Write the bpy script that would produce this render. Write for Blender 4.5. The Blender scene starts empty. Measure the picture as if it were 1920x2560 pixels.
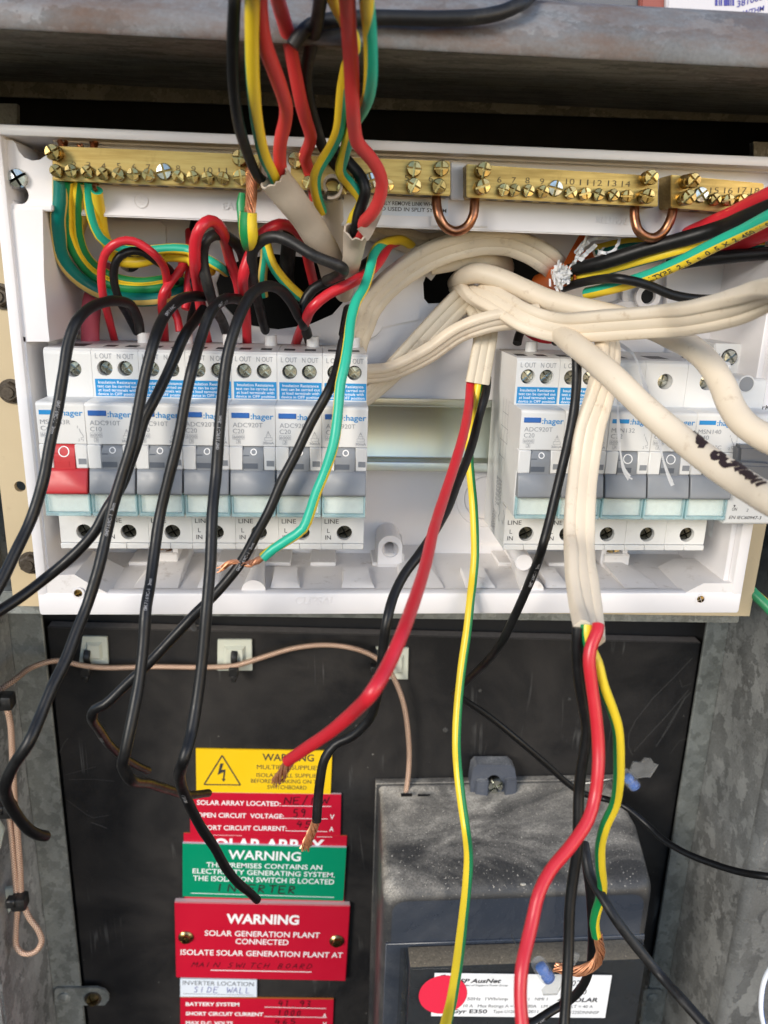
import bpy, bmesh, math, random
from mathutils import Vector as V, Matrix
random.seed(7)
S = bpy.context.scene
COL = S.collection
PI = math.pi

# ------------------------------------------------------------------ camera, sky, sun, exposure
CAM = V((107.45, -299.5, 70.82))            # all lengths below are millimetres
YAW, PITCH, ROLL, FPX = 0.0788, 0.2933, 0.0297, 1967.7
FW = V((math.sin(YAW)*math.cos(PITCH), math.cos(YAW)*math.cos(PITCH), -math.sin(PITCH)))
_r = V((math.cos(YAW), -math.sin(YAW), 0)); _u = _r.cross(FW)
RT = _r*math.cos(ROLL)+_u*math.sin(ROLL); UP = _u*math.cos(ROLL)-_r*math.sin(ROLL)
cd = bpy.data.cameras.new('camera'); cam = bpy.data.objects.new('camera', cd); COL.objects.link(cam)
cam.matrix_world = Matrix(((RT.x, UP.x, -FW.x, CAM.x*.001), (RT.y, UP.y, -FW.y, CAM.y*.001), (RT.z, UP.z, -FW.z, CAM.z*.001), (0, 0, 0, 1)))
cd.sensor_fit = 'AUTO'; cd.sensor_width = 36; cd.lens = 36*FPX/2560
cd.clip_start = 0.01; cd.clip_end = 50
cd.dof.use_dof = True; cd.dof.focus_distance = 0.345; cd.dof.aperture_fstop = 15
S.camera = cam
w = bpy.data.worlds.new('World'); S.world = w; w.use_nodes = True
SUN_EL, SUN_AZ = math.radians(20), math.radians(-42)   # sun in front of the open box, behind the photographer
sky = w.node_tree.nodes.new('ShaderNodeTexSky'); sky.sky_type = 'NISHITA'; sky.sun_disc = False
sky.sun_elevation = SUN_EL; sky.sun_rotation = PI+SUN_AZ; sky.air_density = 1.0; sky.dust_density = .8; sky.ozone_density = 4.0
bg = w.node_tree.nodes['Background']; bg.inputs[1].default_value = 0.1
w.node_tree.links.new(sky.outputs[0], bg.inputs[0])
sl = bpy.data.lights.new('sun', 'SUN'); sl.energy = 1.5; sl.angle = math.radians(22); sl.color = (1, .915, .80)
so = bpy.data.objects.new('sun', sl); COL.objects.link(so)
sd = V((math.sin(SUN_AZ)*math.cos(SUN_EL), -math.cos(SUN_AZ)*math.cos(SUN_EL), math.sin(SUN_EL)))
so.rotation_euler = sd.to_track_quat('Z', 'Y').to_euler(); so.location = sd*3
S.view_settings.view_transform = 'Standard'; S.view_settings.look = 'None'
S.view_settings.exposure = 1.22; S.view_settings.gamma = 1

def P(u, v, Y):
    """point where the sight line of photo pixel (u, v) meets the vertical plane at depth Y"""
    K = 1920/1659
    d = FW+RT*((u*K-960)/FPX)+UP*((1280-v*K)/FPX)
    return CAM+d*((Y-CAM.y)/d.y)

# ------------------------------------------------------------------ object helpers
ORI = {}
def props(o, label=None, cat=None, group=None, kind=None):
    for k, x in (('label', label), ('category', cat), ('group', group), ('kind', kind)):
        if x: o[k] = x
    return o
def thing(name, label, cat, O=(0, 0, 0), group=None, kind=None):
    o = bpy.data.objects.new(name, None); COL.objects.link(o)
    O = V(O); o.location = O*.001; o.empty_display_size = .005; ORI[o] = O
    return props(o, label, cat, group, kind)
def mk(name, bm, mats, O, smooth=True, ang=38):
    me = bpy.data.meshes.new(name)
    for vtx in bm.verts: vtx.co = (vtx.co-O)*.001
    bm.normal_update(); bm.to_mesh(me); bm.free()
    for m in (mats if isinstance(mats, (list, tuple)) else [mats]): me.materials.append(m)
    if smooth:
        for p in me.polygons: p.use_smooth = True
        me.set_sharp_from_angle(angle=math.radians(ang))
    o = bpy.data.objects.new(name, me); COL.objects.link(o)
    return o
def part(name, bm, mats, parent, smooth=True, label=None, ang=38):
    o = mk(name, bm, mats, ORI[parent], smooth, ang); o.parent = parent; ORI[o] = ORI[parent]
    if label: o['label'] = label
    return o
def part_each(name, bm, mats, parent, smooth=True, ang=38):
    """every loose piece of the bmesh becomes a part of its own"""
    bm.verts.ensure_lookup_table(); seen = set(); out = []
    for v in bm.verts:
        if v in seen: continue
        isl = []; st = [v]; seen.add(v)
        while st:
            a = st.pop(); isl.append(a)
            for e in a.link_edges:
                o = e.other_vert(a)
                if o not in seen: seen.add(o); st.append(o)
        nb = bmesh.new(); mp = {a: nb.verts.new(a.co) for a in isl}
        for f in {f for a in isl for f in a.link_faces}:
            nb.faces.new([mp[a] for a in f.verts]).material_index = f.material_index
        out.append(part(name, nb, mats, parent, smooth, None, ang))
    bm.free(); return out
def single(name, bm, mats, label, cat, group=None, kind=None, O=None, smooth=True, ang=38):
    if O is None:
        xs = [x.co for x in bm.verts]
        O = V(((min(c.x for c in xs)+max(c.x for c in xs))/2, (min(c.y for c in xs)+max(c.y for c in xs))/2, min(c.z for c in xs)))
    O = V(O); o = mk(name, bm, mats, O, smooth, ang); o.location = O*.001; ORI[o] = O
    return props(o, label, cat, group, kind)
def dup(o, parent=None):
    c = o.copy(); COL.objects.link(c); c.parent = parent
    if o in ORI: ORI[c] = ORI[o]
    for ch in list(o.children): dup(ch, c)
    return c
BM = bmesh.new

# ------------------------------------------------------------------ materials
def nodes(name):
    m = bpy.data.materials.new(name); m.use_nodes = True
    t = m.node_tree; return m, t, t.nodes['Principled BSDF']
def nz(t, scale, detail=4, rough=.6, stretch=None, distort=0, coord='Object'):
    tc = t.nodes.new('ShaderNodeTexCoord'); mp = t.nodes.new('ShaderNodeMapping'); n = t.nodes.new('ShaderNodeTexNoise')
    if stretch: mp.inputs['Scale'].default_value = stretch
    t.links.new(tc.outputs[coord], mp.inputs[0]); t.links.new(mp.outputs[0], n.inputs['Vector'])
    n.inputs['Scale'].default_value = scale; n.inputs['Detail'].default_value = detail; n.inputs['Roughness'].default_value = rough
    n.inputs['Distortion'].default_value = distort
    return n
def ramp(t, src, stops):
    r = t.nodes.new('ShaderNodeValToRGB'); e = r.color_ramp.elements
    while len(e) < len(stops): e.new(.5)
    for x, (p, c) in zip(e, stops):
        x.position = p; x.color = (c if len(c) == 4 else (*c, 1)) if isinstance(c, tuple) else (c, c, c, 1)
    t.links.new(src, r.inputs[0]); return r
def mixc(t, fac, a, b, mode='MIX'):
    m = t.nodes.new('ShaderNodeMix'); m.data_type = 'RGBA'; m.blend_type = mode
    for s, x in ((0, fac), (6, a), (7, b)):
        if isinstance(x, (int, float)): m.inputs[s].default_value = x
        elif isinstance(x, tuple): m.inputs[s].default_value = (*x, 1)
        else: t.links.new(x, m.inputs[s])
    return m.outputs[2]
def bump(t, b, src, strength, dist=.0003):
    n = t.nodes.new('ShaderNodeBump'); n.inputs['Strength'].default_value = strength; n.inputs['Distance'].default_value = dist
    t.links.new(src, n.inputs['Height']); t.links.new(n.outputs[0], b.inputs['Normal'])
def plastic(name, col, rough=.42, var=.06, scale=150, dirt=None, dirt_amt=.5, bmp=.08, spec=.45, dscale=90, dlo=.6, dhi=.74, bscale=1500):
    """moulded or extruded plastic: slight tone variation, fine texture, optional specks of dirt"""
    m, t, b = nodes(name)
    n = nz(t, scale, 5)
    c = mixc(t, n.outputs[0], tuple(x*(1-var) for x in col), tuple(min(1, x*(1+var)) for x in col))
    if dirt:
        d = nz(t, dscale, 8, .7); r = ramp(t, d.outputs[0], [(dlo, 0.), (dhi, dirt_amt)])
        c = mixc(t, r.outputs[0], c, dirt)
    t.links.new(c, b.inputs['Base Color'])
    rr = ramp(t, n.outputs[0], [(.3, rough-.06), (.7, rough+.08)]); t.links.new(rr.outputs[0], b.inputs['Roughness'])
    b.inputs['Specular IOR Level'].default_value = spec
    if bmp: bump(t, b, nz(t, bscale, 3).outputs[0], bmp, .0001)
    return m
def metal(name, col, rough=.3, col2=None, scale=200, stretch=None, bmp=.15, met=1.0, rvar=.12, stain=None, sscale=60, slo=.55, shi=.72):
    m, t, b = nodes(name)
    n = nz(t, scale, 6, .65, stretch)
    c = mixc(t, ramp(t, n.outputs[0], [(.35, 0.), (.65, 1.)]).outputs[0], col, col2 or tuple(x*.8 for x in col))
    if stain:
        d = nz(t, sscale, 8, .7); c = mixc(t, ramp(t, d.outputs[0], [(slo, 0.), (shi, .85)]).outputs[0], c, stain)
    t.links.new(c, b.inputs['Base Color']); b.inputs['Metallic'].default_value = met
    t.links.new(ramp(t, n.outputs[0], [(.3, rough-rvar/2), (.7, rough+rvar)]).outputs[0], b.inputs['Roughness'])
    if bmp: bump(t, b, n.outputs[0], bmp, .0002)
    return m
def galv(name, dark, light, scale=130, met=.55, rough=.5, stretch=(1, 1, .45), rust=None):
    """hot-dip galvanised sheet: leaf-shaped zinc spangle over a cloudy oxide"""
    m, t, b = nodes(name)
    tc = t.nodes.new('ShaderNodeTexCoord'); mp = t.nodes.new('ShaderNodeMapping'); mp.inputs['Scale'].default_value = stretch
    t.links.new(tc.outputs['Object'], mp.inputs[0])
    wob = nz(t, 160, 3, .6)
    vm = t.nodes.new('ShaderNodeVectorMath'); vm.operation = 'MULTIPLY_ADD'
    t.links.new(wob.outputs['Color'], vm.inputs[0]); vm.inputs[1].default_value = (.012, .012, .012); t.links.new(mp.outputs[0], vm.inputs[2])
    vo = t.nodes.new('ShaderNodeTexVoronoi'); vo.inputs['Scale'].default_value = scale; t.links.new(vm.outputs[0], vo.inputs['Vector'])
    sep = t.nodes.new('ShaderNodeSeparateColor'); t.links.new(vo.outputs['Color'], sep.inputs[0])
    big = nz(t, 14, 7, .65); fine = nz(t, 700, 4, .7)
    a = mixc(t, .55, ramp(t, sep.outputs[0], [(.15, 0.), (.95, 1.)]).outputs[0], ramp(t, big.outputs[0], [(.3, 0.), (.72, 1.)]).outputs[0])
    a = mixc(t, .25, a, ramp(t, fine.outputs[0], [(.3, 0.), (.7, 1.)]).outputs[0])
    c = mixc(t, a, dark, light)
    if rust:
        rn = nz(t, 34, 9, .74, (1, 1, 2.5)); c = mixc(t, ramp(t, rn.outputs[0], [(.42, 0.), (.66, .7)]).outputs[0], c, rust)
    t.links.new(c, b.inputs['Base Color']); b.inputs['Metallic'].default_value = met
    t.links.new(ramp(t, sep.outputs[1], [(0., rough-.1), (1., rough+.16)]).outputs[0], b.inputs['Roughness'])
    bump(t, b, fine.outputs[0], .12, .0002)
    return m
def boardmat():
    m, t, b = nodes('black_board')
    n = nz(t, 12, 9, .68, None, .4); f = nz(t, 900, 3); sp = nz(t, 260, 2, .5)
    c = mixc(t, ramp(t, n.outputs[0], [(.4, 0.), (.7, 1.)]).outputs[0], (.007, .007, .008), (.032, .029, .027))
    c = mixc(t, ramp(t, f.outputs[0], [(.55, 0.), (.85, .5)]).outputs[0], c, (.035, .033, .031))
    c = mixc(t, ramp(t, sp.outputs[0], [(.76, 0.), (.79, .6)]).outputs[0], c, (.35, .33, .3))
    sc = nz(t, 30, 4, .5, (1, 1, .06), 1.2)     # faint drag scratches
    tc = t.nodes.new('ShaderNodeTexCoord')
    k = ramp(t, sc.outputs[0], [(.488, 0.), (.5, .35), (.512, 0.)]); g = ramp(t, nz(t, 16, 3).outputs[0], [(.55, 0.), (.7, 1.)])
    c = mixc(t, mixc(t, 1., k.outputs[0], g.outputs[0], 'MULTIPLY'), c, (.3, .3, .29))
    t.links.new(c, b.inputs['Base Color']); t.links.new(ramp(t, n.outputs[0], [(.3, .5), (.7, .72)]).outputs[0], b.inputs['Roughness'])
    b.inputs['Specular IOR Level'].default_value = .35
    bump(t, b, f.outputs[0], .25, .0002); return m
def dusty(name, base, dust, lo, hi, rough=.6, facing=True):
    """dark moulded case under a film of settled dust with wiped streaks and a few bright grains"""
    m, t, b = nodes(name)
    big = nz(t, 13, 6, .6, (1, 1.8, 1), 1.); fine = nz(t, 1150, 2, .6); mid = nz(t, 520, 4, .65); spk = nz(t, 850, 2, .5)
    a = mixc(t, .38, ramp(t, fine.outputs[0], [(.36, .3), (.66, 1.)]).outputs[0], ramp(t, mid.outputs[0], [(.36, .35), (.7, 1.)]).outputs[0])
    a = mixc(t, 1., a, ramp(t, big.outputs[0], [(.38, lo), (.5, (lo+hi)*.4), (.62, hi)]).outputs[0], 'MULTIPLY')
    a = mixc(t, 1., a, ramp(t, spk.outputs[0], [(.68, 0.), (.71, hi*.8)]).outputs[0], 'ADD')
    if facing:
        g = t.nodes.new('ShaderNodeNewGeometry'); sx = t.nodes.new('ShaderNodeSeparateXYZ'); t.links.new(g.outputs['Normal'], sx.inputs[0])
        a = mixc(t, 1., a, ramp(t, sx.outputs[2], [(.1, .12), (.75, 1.)]).outputs[0], 'MULTIPLY')
    c = mixc(t, a, base, dust)
    t.links.new(c, b.inputs['Base Color']); t.links.new(ramp(t, a, [(0., rough-.15), (.5, rough+.25)]).outputs[0], b.inputs['Roughness'])
    bump(t, b, fine.outputs[0], .2, .0003); return m
def clearmat(name, tint, gloss=.1, alpha=.75, body=.9):
    m, t, b = nodes(name); out = t.nodes['Material Output']
    tr = t.nodes.new('ShaderNodeBsdfTransparent'); tr.inputs[0].default_value = (*tint, 1)
    b.inputs['Base Color'].default_value = (*[x*body for x in tint], 1); b.inputs['Roughness'].default_value = gloss
    n = nz(t, 120, 3); mx = t.nodes.new('ShaderNodeMixShader')
    t.links.new(ramp(t, n.outputs[0], [(.3, alpha-.06), (.7, alpha+.06)]).outputs[0], mx.inputs[0])
    t.links.new(b.outputs[0], mx.inputs[1]); t.links.new(tr.outputs[0], mx.inputs[2]); t.links.new(mx.outputs[0], out.inputs[0])
    return m
def braidmat():
    m, t, b = nodes('copper_braid')
    tc = t.nodes.new('ShaderNodeTexCoord'); sx = t.nodes.new('ShaderNodeSeparateXYZ'); t.links.new(tc.outputs['UV'], sx.inputs[0])
    def math_(op, a, bb):
        n = t.nodes.new('ShaderNodeMath'); n.operation = op
        for i, x in enumerate((a, bb)):
            if x is None: continue
            if isinstance(x, (int, float)): n.inputs[i].default_value = x
            else: t.links.new(x, n.inputs[i])
        return n.outputs[0]
    ang = math_('MULTIPLY', sx.outputs[0], 2*PI*6); ln = math_('MULTIPLY', sx.outputs[1], 3.6)
    s1 = math_('SINE', math_('ADD', ang, ln), None); s2 = math_('SINE', math_('SUBTRACT', ang, ln), None)
    h = math_('MAXIMUM', s1, s2)
    c = mixc(t, ramp(t, h, [(.1, 0.), (.9, 1.)]).outputs[0], (.25, .12, .08), (.82, .6, .45))
    t.links.new(c, b.inputs['Base Color']); b.inputs['Metallic'].default_value = .5; b.inputs['Roughness'].default_value = .4
    bump(t, b, h, .6, .0003); return m

M = {}
M['panel'] = plastic('white_panel_plastic', (.79, .77, .775), .36, .03, 60, (.42, .37, .3), .45, .05, .5, 70, .66, .8)
M['floor'] = plastic('dusty_panel_plastic', (.75, .725, .71), .5, .05, 60, (.32, .26, .2), .6, .1, .4, 110, .58, .74)
M['breaker'] = plastic('grey_white_breaker_plastic', (.70, .70, .685), .38, .025, 200, (.5, .48, .44), .35, .05)
M['breaker_side'] = plastic('breaker_seam', (.6, .6, .6), .45)
M['toggle'] = plastic('grey_toggle', (.23, .245, .265), .42, .05, 300, (.4, .4, .4), .3, .1)
M['toggle_dark'] = plastic('dark_toggle_slot', (.1, .115, .14), .4)
M['redtoggle'] = plastic('red_toggle', (.50, .035, .04), .4, .06)
M['bluebtn'] = plastic('blue_button', (.03, .13, .42), .35, .08)
M['sticker'] = plastic('blue_sticker', (.015, .25, .56), .35, .03)
M['bluelogo'] = plastic('blue_print', (.01, .24, .56), .45, .03, bmp=0)
M['print'] = plastic('grey_print', (.30, .31, .33), .6, .05, bmp=0)
M['printdk'] = plastic('dark_print', (.035, .035, .04), .5, .05, bmp=0)
M['white'] = plastic('white_print', (.85, .85, .85), .45, .03, bmp=0)
M['clear'] = clearmat('clear_label_cover', (.96, .985, .98), .08, .84)
M['clearedge'] = clearmat('clear_cover_edge', (.72, .88, .9), .08, .66)
M['labelwhite'] = plastic('label_paper', (.72, .76, .73), .6)
M['zinc'] = metal('zinc_screw', (.62, .63, .58), .22, (.36, .37, .32), 500, None, .2)
M['zincdark'] = metal('shaded_zinc_screw', (.12, .12, .1), .35, (.04, .04, .035), 600, None, .3)  # lower terminal screws, darkened in colour to deepen the shade of their wells
M['hole'] = plastic('well_shade_black', (.025, .025, .027), .5)  # black discs and patches paint the shade inside wells, tunnels and wire entries
M['brass'] = metal('brass_bar', (.52, .37, .13), .38, (.36, .25, .085), 260, (.12, 1, 2.2), .12, 1., .14, (.25, .17, .06), 120, .58, .8)
def tint_by_object(m, lo, hi):
    t = m.node_tree; b = t.nodes['Principled BSDF']; src = b.inputs['Base Color'].links[0].from_socket
    oi = t.nodes.new('ShaderNodeObjectInfo'); c = mixc(t, 1., src, ramp(t, oi.outputs['Random'], [(0., lo), (1., hi)]).outputs[0], 'MULTIPLY')
    t.links.new(c, b.inputs['Base Color'])
M['brassscrew'] = metal('brass_screw', (.62, .46, .19), .2, (.42, .3, .11), 400, None, .12)
tint_by_object(M['brassscrew'], .62, 1.)
M['copper'] = metal('copper_rod', (.50, .24, .13), .3, (.32, .13, .07), 240, None, .1, 1., .12, (.16, .06, .03), 140, .55, .75)
M['strand'] = metal('copper_strand', (.74, .36, .2), .34, (.5, .2, .09), 500, None, .1, .55)
M['rail'] = metal('yellow_zinc_rail', (.74, .76, .58), .34, (.64, .68, .68), 16, (1, 1, .3), .03, 1., .1)
M['blackwire'] = plastic('black_insulation', (.0075, .0075, .008), .4, .2, 300, (.04, .037, .034), .5, .12, .34, 120, .58, .75)
M['blackold'] = plastic('weathered_black_insulation', (.014, .0135, .0135), .46, .2, 300, (.06, .056, .05), .6, .15, .36, 120, .52, .72)
M['redwire'] = plastic('red_insulation', (.58, .022, .035), .34, .05, 200, (.4, .03, .03), .4, .08, .5)
M['redsoft'] = plastic('faded_red_insulation', (.66, .05, .05), .4, .04, 200, (.45, .05, .04), .3, .08, .45)
M['pink'] = plastic('pinkish_red_jacket', (.50, .085, .12), .5, .06, 200, (.6, .25, .25), .3, .1)
M['green'] = plastic('green_insulation', (.012, .24, .07), .36, .05, 200, (.02, .15, .06), .4, .08)
M['teal'] = plastic('teal_insulation', (.02, .43, .28), .38, .05, 200, (.05, .4, .28), .4, .08)
M['darkgreen'] = plastic('dark_green_insulation', (.0, .16, .13), .38, .06, 200, (.03, .22, .17), .4, .08)
M['yellow'] = plastic('yellow_insulation', (.88, .64, .035), .36, .04, 200, (.55, .36, .03), .4, .08)
M['cream_y'] = plastic('pale_yellow_insulation', (.66, .48, .13), .4, .04)
M['tps'] = plastic('cream_sheath', (.74, .64, .5), .44, .07, 50, (.42, .29, .17), .55, .12, .4, 190, .58, .74)
M['tpsgrey'] = plastic('dirty_cream_sheath', (.66, .58, .45), .5, .07, 50, (.32, .25, .17), .6, .14, .35, 210, .56, .73)
M['taupe'] = plastic('taupe_sheath', (.50, .43, .35), .5, .07, 40, (.33, .28, .22), .5, .12, .35, 60, .52, .75)
M['orange'] = plastic('orange_sheath', (.62, .13, .02), .45, .06)
M['fibre'] = plastic('white_fibre', (.78, .78, .78), .7, .05)
M['fibrecore'] = plastic('fibre_core', (.6, .6, .6), .8, .1)
M['galv'] = galv('galvanised_sheet', (.15, .155, .155), (.42, .43, .43), 120)
M['galvdark'] = galv('weathered_galvanised_sheet', (.035, .036, .035), (.52, .53, .52), 190, .35, .5, (1, .6, .4))
M['galvwall'] = galv('worn_galvanised_edge', (.08, .08, .08), (.46, .47, .46), 120, .6, .36, (1, .6, .4))
M['galvflange'] = galv('galvanised_flange', (.10, .108, .10), (.40, .42, .40), 190, .45, .5, (1, 1, .8))
M['roofunder'] = galv('oxidised_roof_sheet', (.05, .048, .038), (.42, .40, .33), 210, .1, .7, (.4, 1, 1))
M['lip'] = galv('rusty_galvanised_lip', (.09, .09, .088), (.30, .305, .31), 150, .12, .65, (.3, 1, 1), (.15, .08, .045))
M['cream'] = plastic('cream_painted_steel', (.60, .48, .30), .5, .07, 30, (.28, .2, .12), .6, .1, .4, 60, .6, .78)
M['rust'] = metal('rusty_bolt', (.14, .115, .09), .5, (.07, .055, .04), 400, None, .4, .7)
M['board'] = boardmat()
M['boardedge'] = plastic('board_edge', (.2, .18, .165), .75, .3, 300, (.3, .27, .24), .7, .4, .3, 250, .5, .7)
M['dark'] = plastic('void_shade_black', (.008, .008, .009), .8, .3, 60)  # flat black that paints the shade inside the box and in openings
M['meter'] = dusty('meter_case', (.018, .02, .024), (.68, .63, .54), .1, 1.)
M['meterfront'] = dusty('meter_front', (.032, .039, .053), (.4, .4, .4), .0, .16, .42, False)
M['gritty'] = dusty('gritty_ledge', (.05, .045, .035), (.45, .37, .26), .5, 1., .6, False)
M['meterwin'] = plastic('meter_window', (.03, .036, .048), .3, .1, 60, (.2, .2, .2), .25, .05, .5, 300, .62, .7)
M['meterclear'] = clearmat('clear_meter_rim', (.9, .9, .88), .1, .9, .1)
M['tabgrey'] = dusty('grey_tab', (.05, .06, .085), (.5, .5, .48), .2, .9)
M['signred'] = plastic('red_sign', (.50, .008, .03), .36, .04, 40, bmp=.03)
M['signgreen'] = plastic('green_sign', (.0, .245, .12), .38, .04, 40, bmp=.03)
M['signyellow'] = plastic('yellow_sign', (.80, .52, .01), .4, .04, 40, bmp=.03)
M['signwhite'] = plastic('white_sign', (.70, .76, .84), .42, .03, 40, bmp=.03)
M['signedge'] = plastic('sign_edge', (.72, .55, .55), .5, .05)
M['orangeedge'] = plastic('orange_sign', (.62, .2, .04), .5, .05)
M['marker'] = plastic('black_marker', (.03, .018, .022), .5, .1, bmp=0)
M['redmark'] = plastic('marker_on_red', (.06, .004, .01), .5, .1, bmp=0)
M['bluepen'] = plastic('blue_pen', (.06, .06, .30), .5, .1, bmp=0)
M['greyprint'] = plastic('wire_print', (.24, .24, .25), .6, .1, bmp=0)
M['nylon'] = plastic('nylon_mount', (.60, .62, .53), .45, .05, 90, (.35, .33, .25), .4)
M['tie'] = plastic('black_cable_tie', (.014, .014, .014), .4, .2, 300, (.1, .09, .08), .5, .2)
M['braid'] = braidmat()
M['sealblue'] = plastic('blue_seal', (.02, .13, .48), .3, .12, 300)
M['sealclear'] = clearmat('clear_seal', (.93, .94, .94), .1, .88)
M['tagclear'] = clearmat('smoky_seal_tag', (.72, .72, .7), .15, .78)
M['steelwire'] = metal('seal_wire', (.5, .5, .48), .35)
M['redpaper'] = plastic('red_dot_paper', (.72, .02, .06), .6, .05, 900, bmp=.15)
M['paper'] = plastic('meter_label_paper', (.80, .81, .82), .5, .03, 100, (.5, .5, .5), .3)
M['carton'] = plastic('white_carton', (.62, .6, .62), .6, .04)
M['cartonred'] = plastic('brick_red_carton', (.3, .09, .07), .6, .1)
M['bronze'] = metal('bronze_screw', (.42, .33, .16), .3, (.2, .15, .07), 400, None, .3)
M['coppery'] = metal('coppery_screw', (.4, .26, .17), .3, (.2, .12, .08), 400, None, .3)
M['scuff'] = plastic('board_scratch', (.05, .049, .047), .8, .3, 900, bmp=0)
M['gybluewhite'] = plastic('white_insulation', (.75, .77, .8), .35, .03)
M['tape'] = plastic('green_tape', (.05, .33, .14), .35, .06)
M['ltblue'] = plastic('blue_stripe', (.05, .16, .5), .35, .05)
M['brown'] = plastic('brown_insulation', (.12, .025, .02), .4, .06)
M['stamp'] = plastic('stamped_ink', (.09, .065, .025), .5, .1, bmp=0)
M['knobgrey'] = plastic('dark_grey_handle', (.13, .135, .145), .45, .06)

# ------------------------------------------------------------------ shape helpers (they add to a bmesh, in mm)
def box(bm, x0, x1, y0, y1, z0, z1, bev=0, seg=1, mat=0):
    r = bmesh.ops.create_cube(bm, size=1)
    vs = r['verts']
    for a in vs: a.co = V((x0+(a.co.x+.5)*(x1-x0), y0+(a.co.y+.5)*(y1-y0), z0+(a.co.z+.5)*(z1-z0)))
    fs = {f for a in vs for f in a.link_faces}
    for f in fs: f.material_index = mat
    if bev:
        es = list({e for a in vs for e in a.link_edges})
        bmesh.ops.bevel(bm, geom=es, offset=bev, segments=seg, affect='EDGES', profile=.5)
    return vs
def hexa(bm, c8, bev=0, mat=0):
    """box from 8 corners: front TL TR BR BL, then back TL TR BR BL"""
    v = [bm.verts.new(p) for p in c8]
    fs = [bm.faces.new([v[i] for i in q]) for q in ((0, 3, 2, 1), (4, 5, 6, 7), (0, 1, 5, 4), (3, 7, 6, 2), (0, 4, 7, 3), (1, 2, 6, 5))]
    for f in fs: f.material_index = mat
    if bev: bmesh.ops.bevel(bm, geom=list({e for f in fs for e in f.edges}), offset=bev, segments=2, affect='EDGES')
def slab(bm, quad, Y0, Y1, bev=0, mat=0):
    """slab whose outline is four photo pixels laid on the plane Y0, running back to Y1"""
    a = [P(u, v, Y0) for u, v in quad]
    hexa(bm, a+[V((p.x, Y1, p.z)) for p in a], bev, mat)
def ext_x(bm, prof, x0, x1, bev=0, mat=0, skew=None):
    """extrude a (y, z) outline along X"""
    f = skew or (lambda p: p)
    a = [bm.verts.new(f(V((x0, y, z)))) for y, z in prof]; b = [bm.verts.new(f(V((x1, y, z)))) for y, z in prof]
    n = len(prof); fs = [bm.faces.new(a), bm.faces.new(b[::-1])]
    for i in range(n): fs.append(bm.faces.new((a[i], b[i], b[(i+1) % n], a[(i+1) % n])))
    for x in fs: x.material_index = mat
    bmesh.ops.recalc_face_normals(bm, faces=fs)
    if bev: bmesh.ops.bevel(bm, geom=list({e for x in fs for e in x.edges}), offset=bev, segments=1, affect='EDGES')
def ell(cx, cz, rx, rz=None, n=28, rot=0):
    rz = rz or rx
    return [(cx+rx*math.cos(2*PI*i/n+rot), cz+rz*math.sin(2*PI*i/n+rot)) for i in range(n)]
def plate(bm, outer, holes, y0, y1, mat=0, wallmat=None):
    """plate in the XZ plane with holes, from y0 (front) to y1 (back)"""
    front = []; loops = []
    for lp in [outer]+holes:
        vs = [bm.verts.new((x, y0, z)) for x, z in lp]; loops.append(vs)
        front += [bm.edges.new((vs[i], vs[(i+1) % len(vs)])) for i in range(len(vs))]
    r = bmesh.ops.triangle_fill(bm, use_beauty=True, use_dissolve=False, edges=front, normal=(0, -1, 0))
    for f in r['geom']:
        if isinstance(f, bmesh.types.BMFace): f.material_index = mat
    for vs in loops:
        bs = [bm.verts.new((a.co.x, y1, a.co.z)) for a in vs]; n = len(vs); fs = []
        for i in range(n):
            fs.append(bm.faces.new((vs[i], vs[(i+1) % n], bs[(i+1) % n], bs[i])))
        for f in fs: f.material_index = mat if wallmat is None else wallmat
def lathe(bm, c, ax, prof, seg=20, mat=0, ref=None, cap=True):
    """turned body: prof = [(distance along axis, radius)]"""
    ax = V(ax).normalized(); a = (V(ref) if ref else (V((0, 0, 1)) if abs(ax.z) < .9 else V((1, 0, 0))))
    a = (a-ax*a.dot(ax)).normalized(); b = ax.cross(a); c = V(c); rings = []
    for h, r in prof:
        rings.append([bm.verts.new(c+ax*h+(a*math.cos(2*PI*i/seg)+b*math.sin(2*PI*i/seg))*r) for i in range(seg)])
    for p, q in zip(rings, rings[1:]):
        for i in range(seg):
            f = bm.faces.new((p[i], p[(i+1) % seg], q[(i+1) % seg], q[i])); f.material_index = mat
    if cap:
        for rg in (rings[0][::-1], rings[-1]):
            f = bm.faces.new(rg); f.material_index = mat
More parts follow.
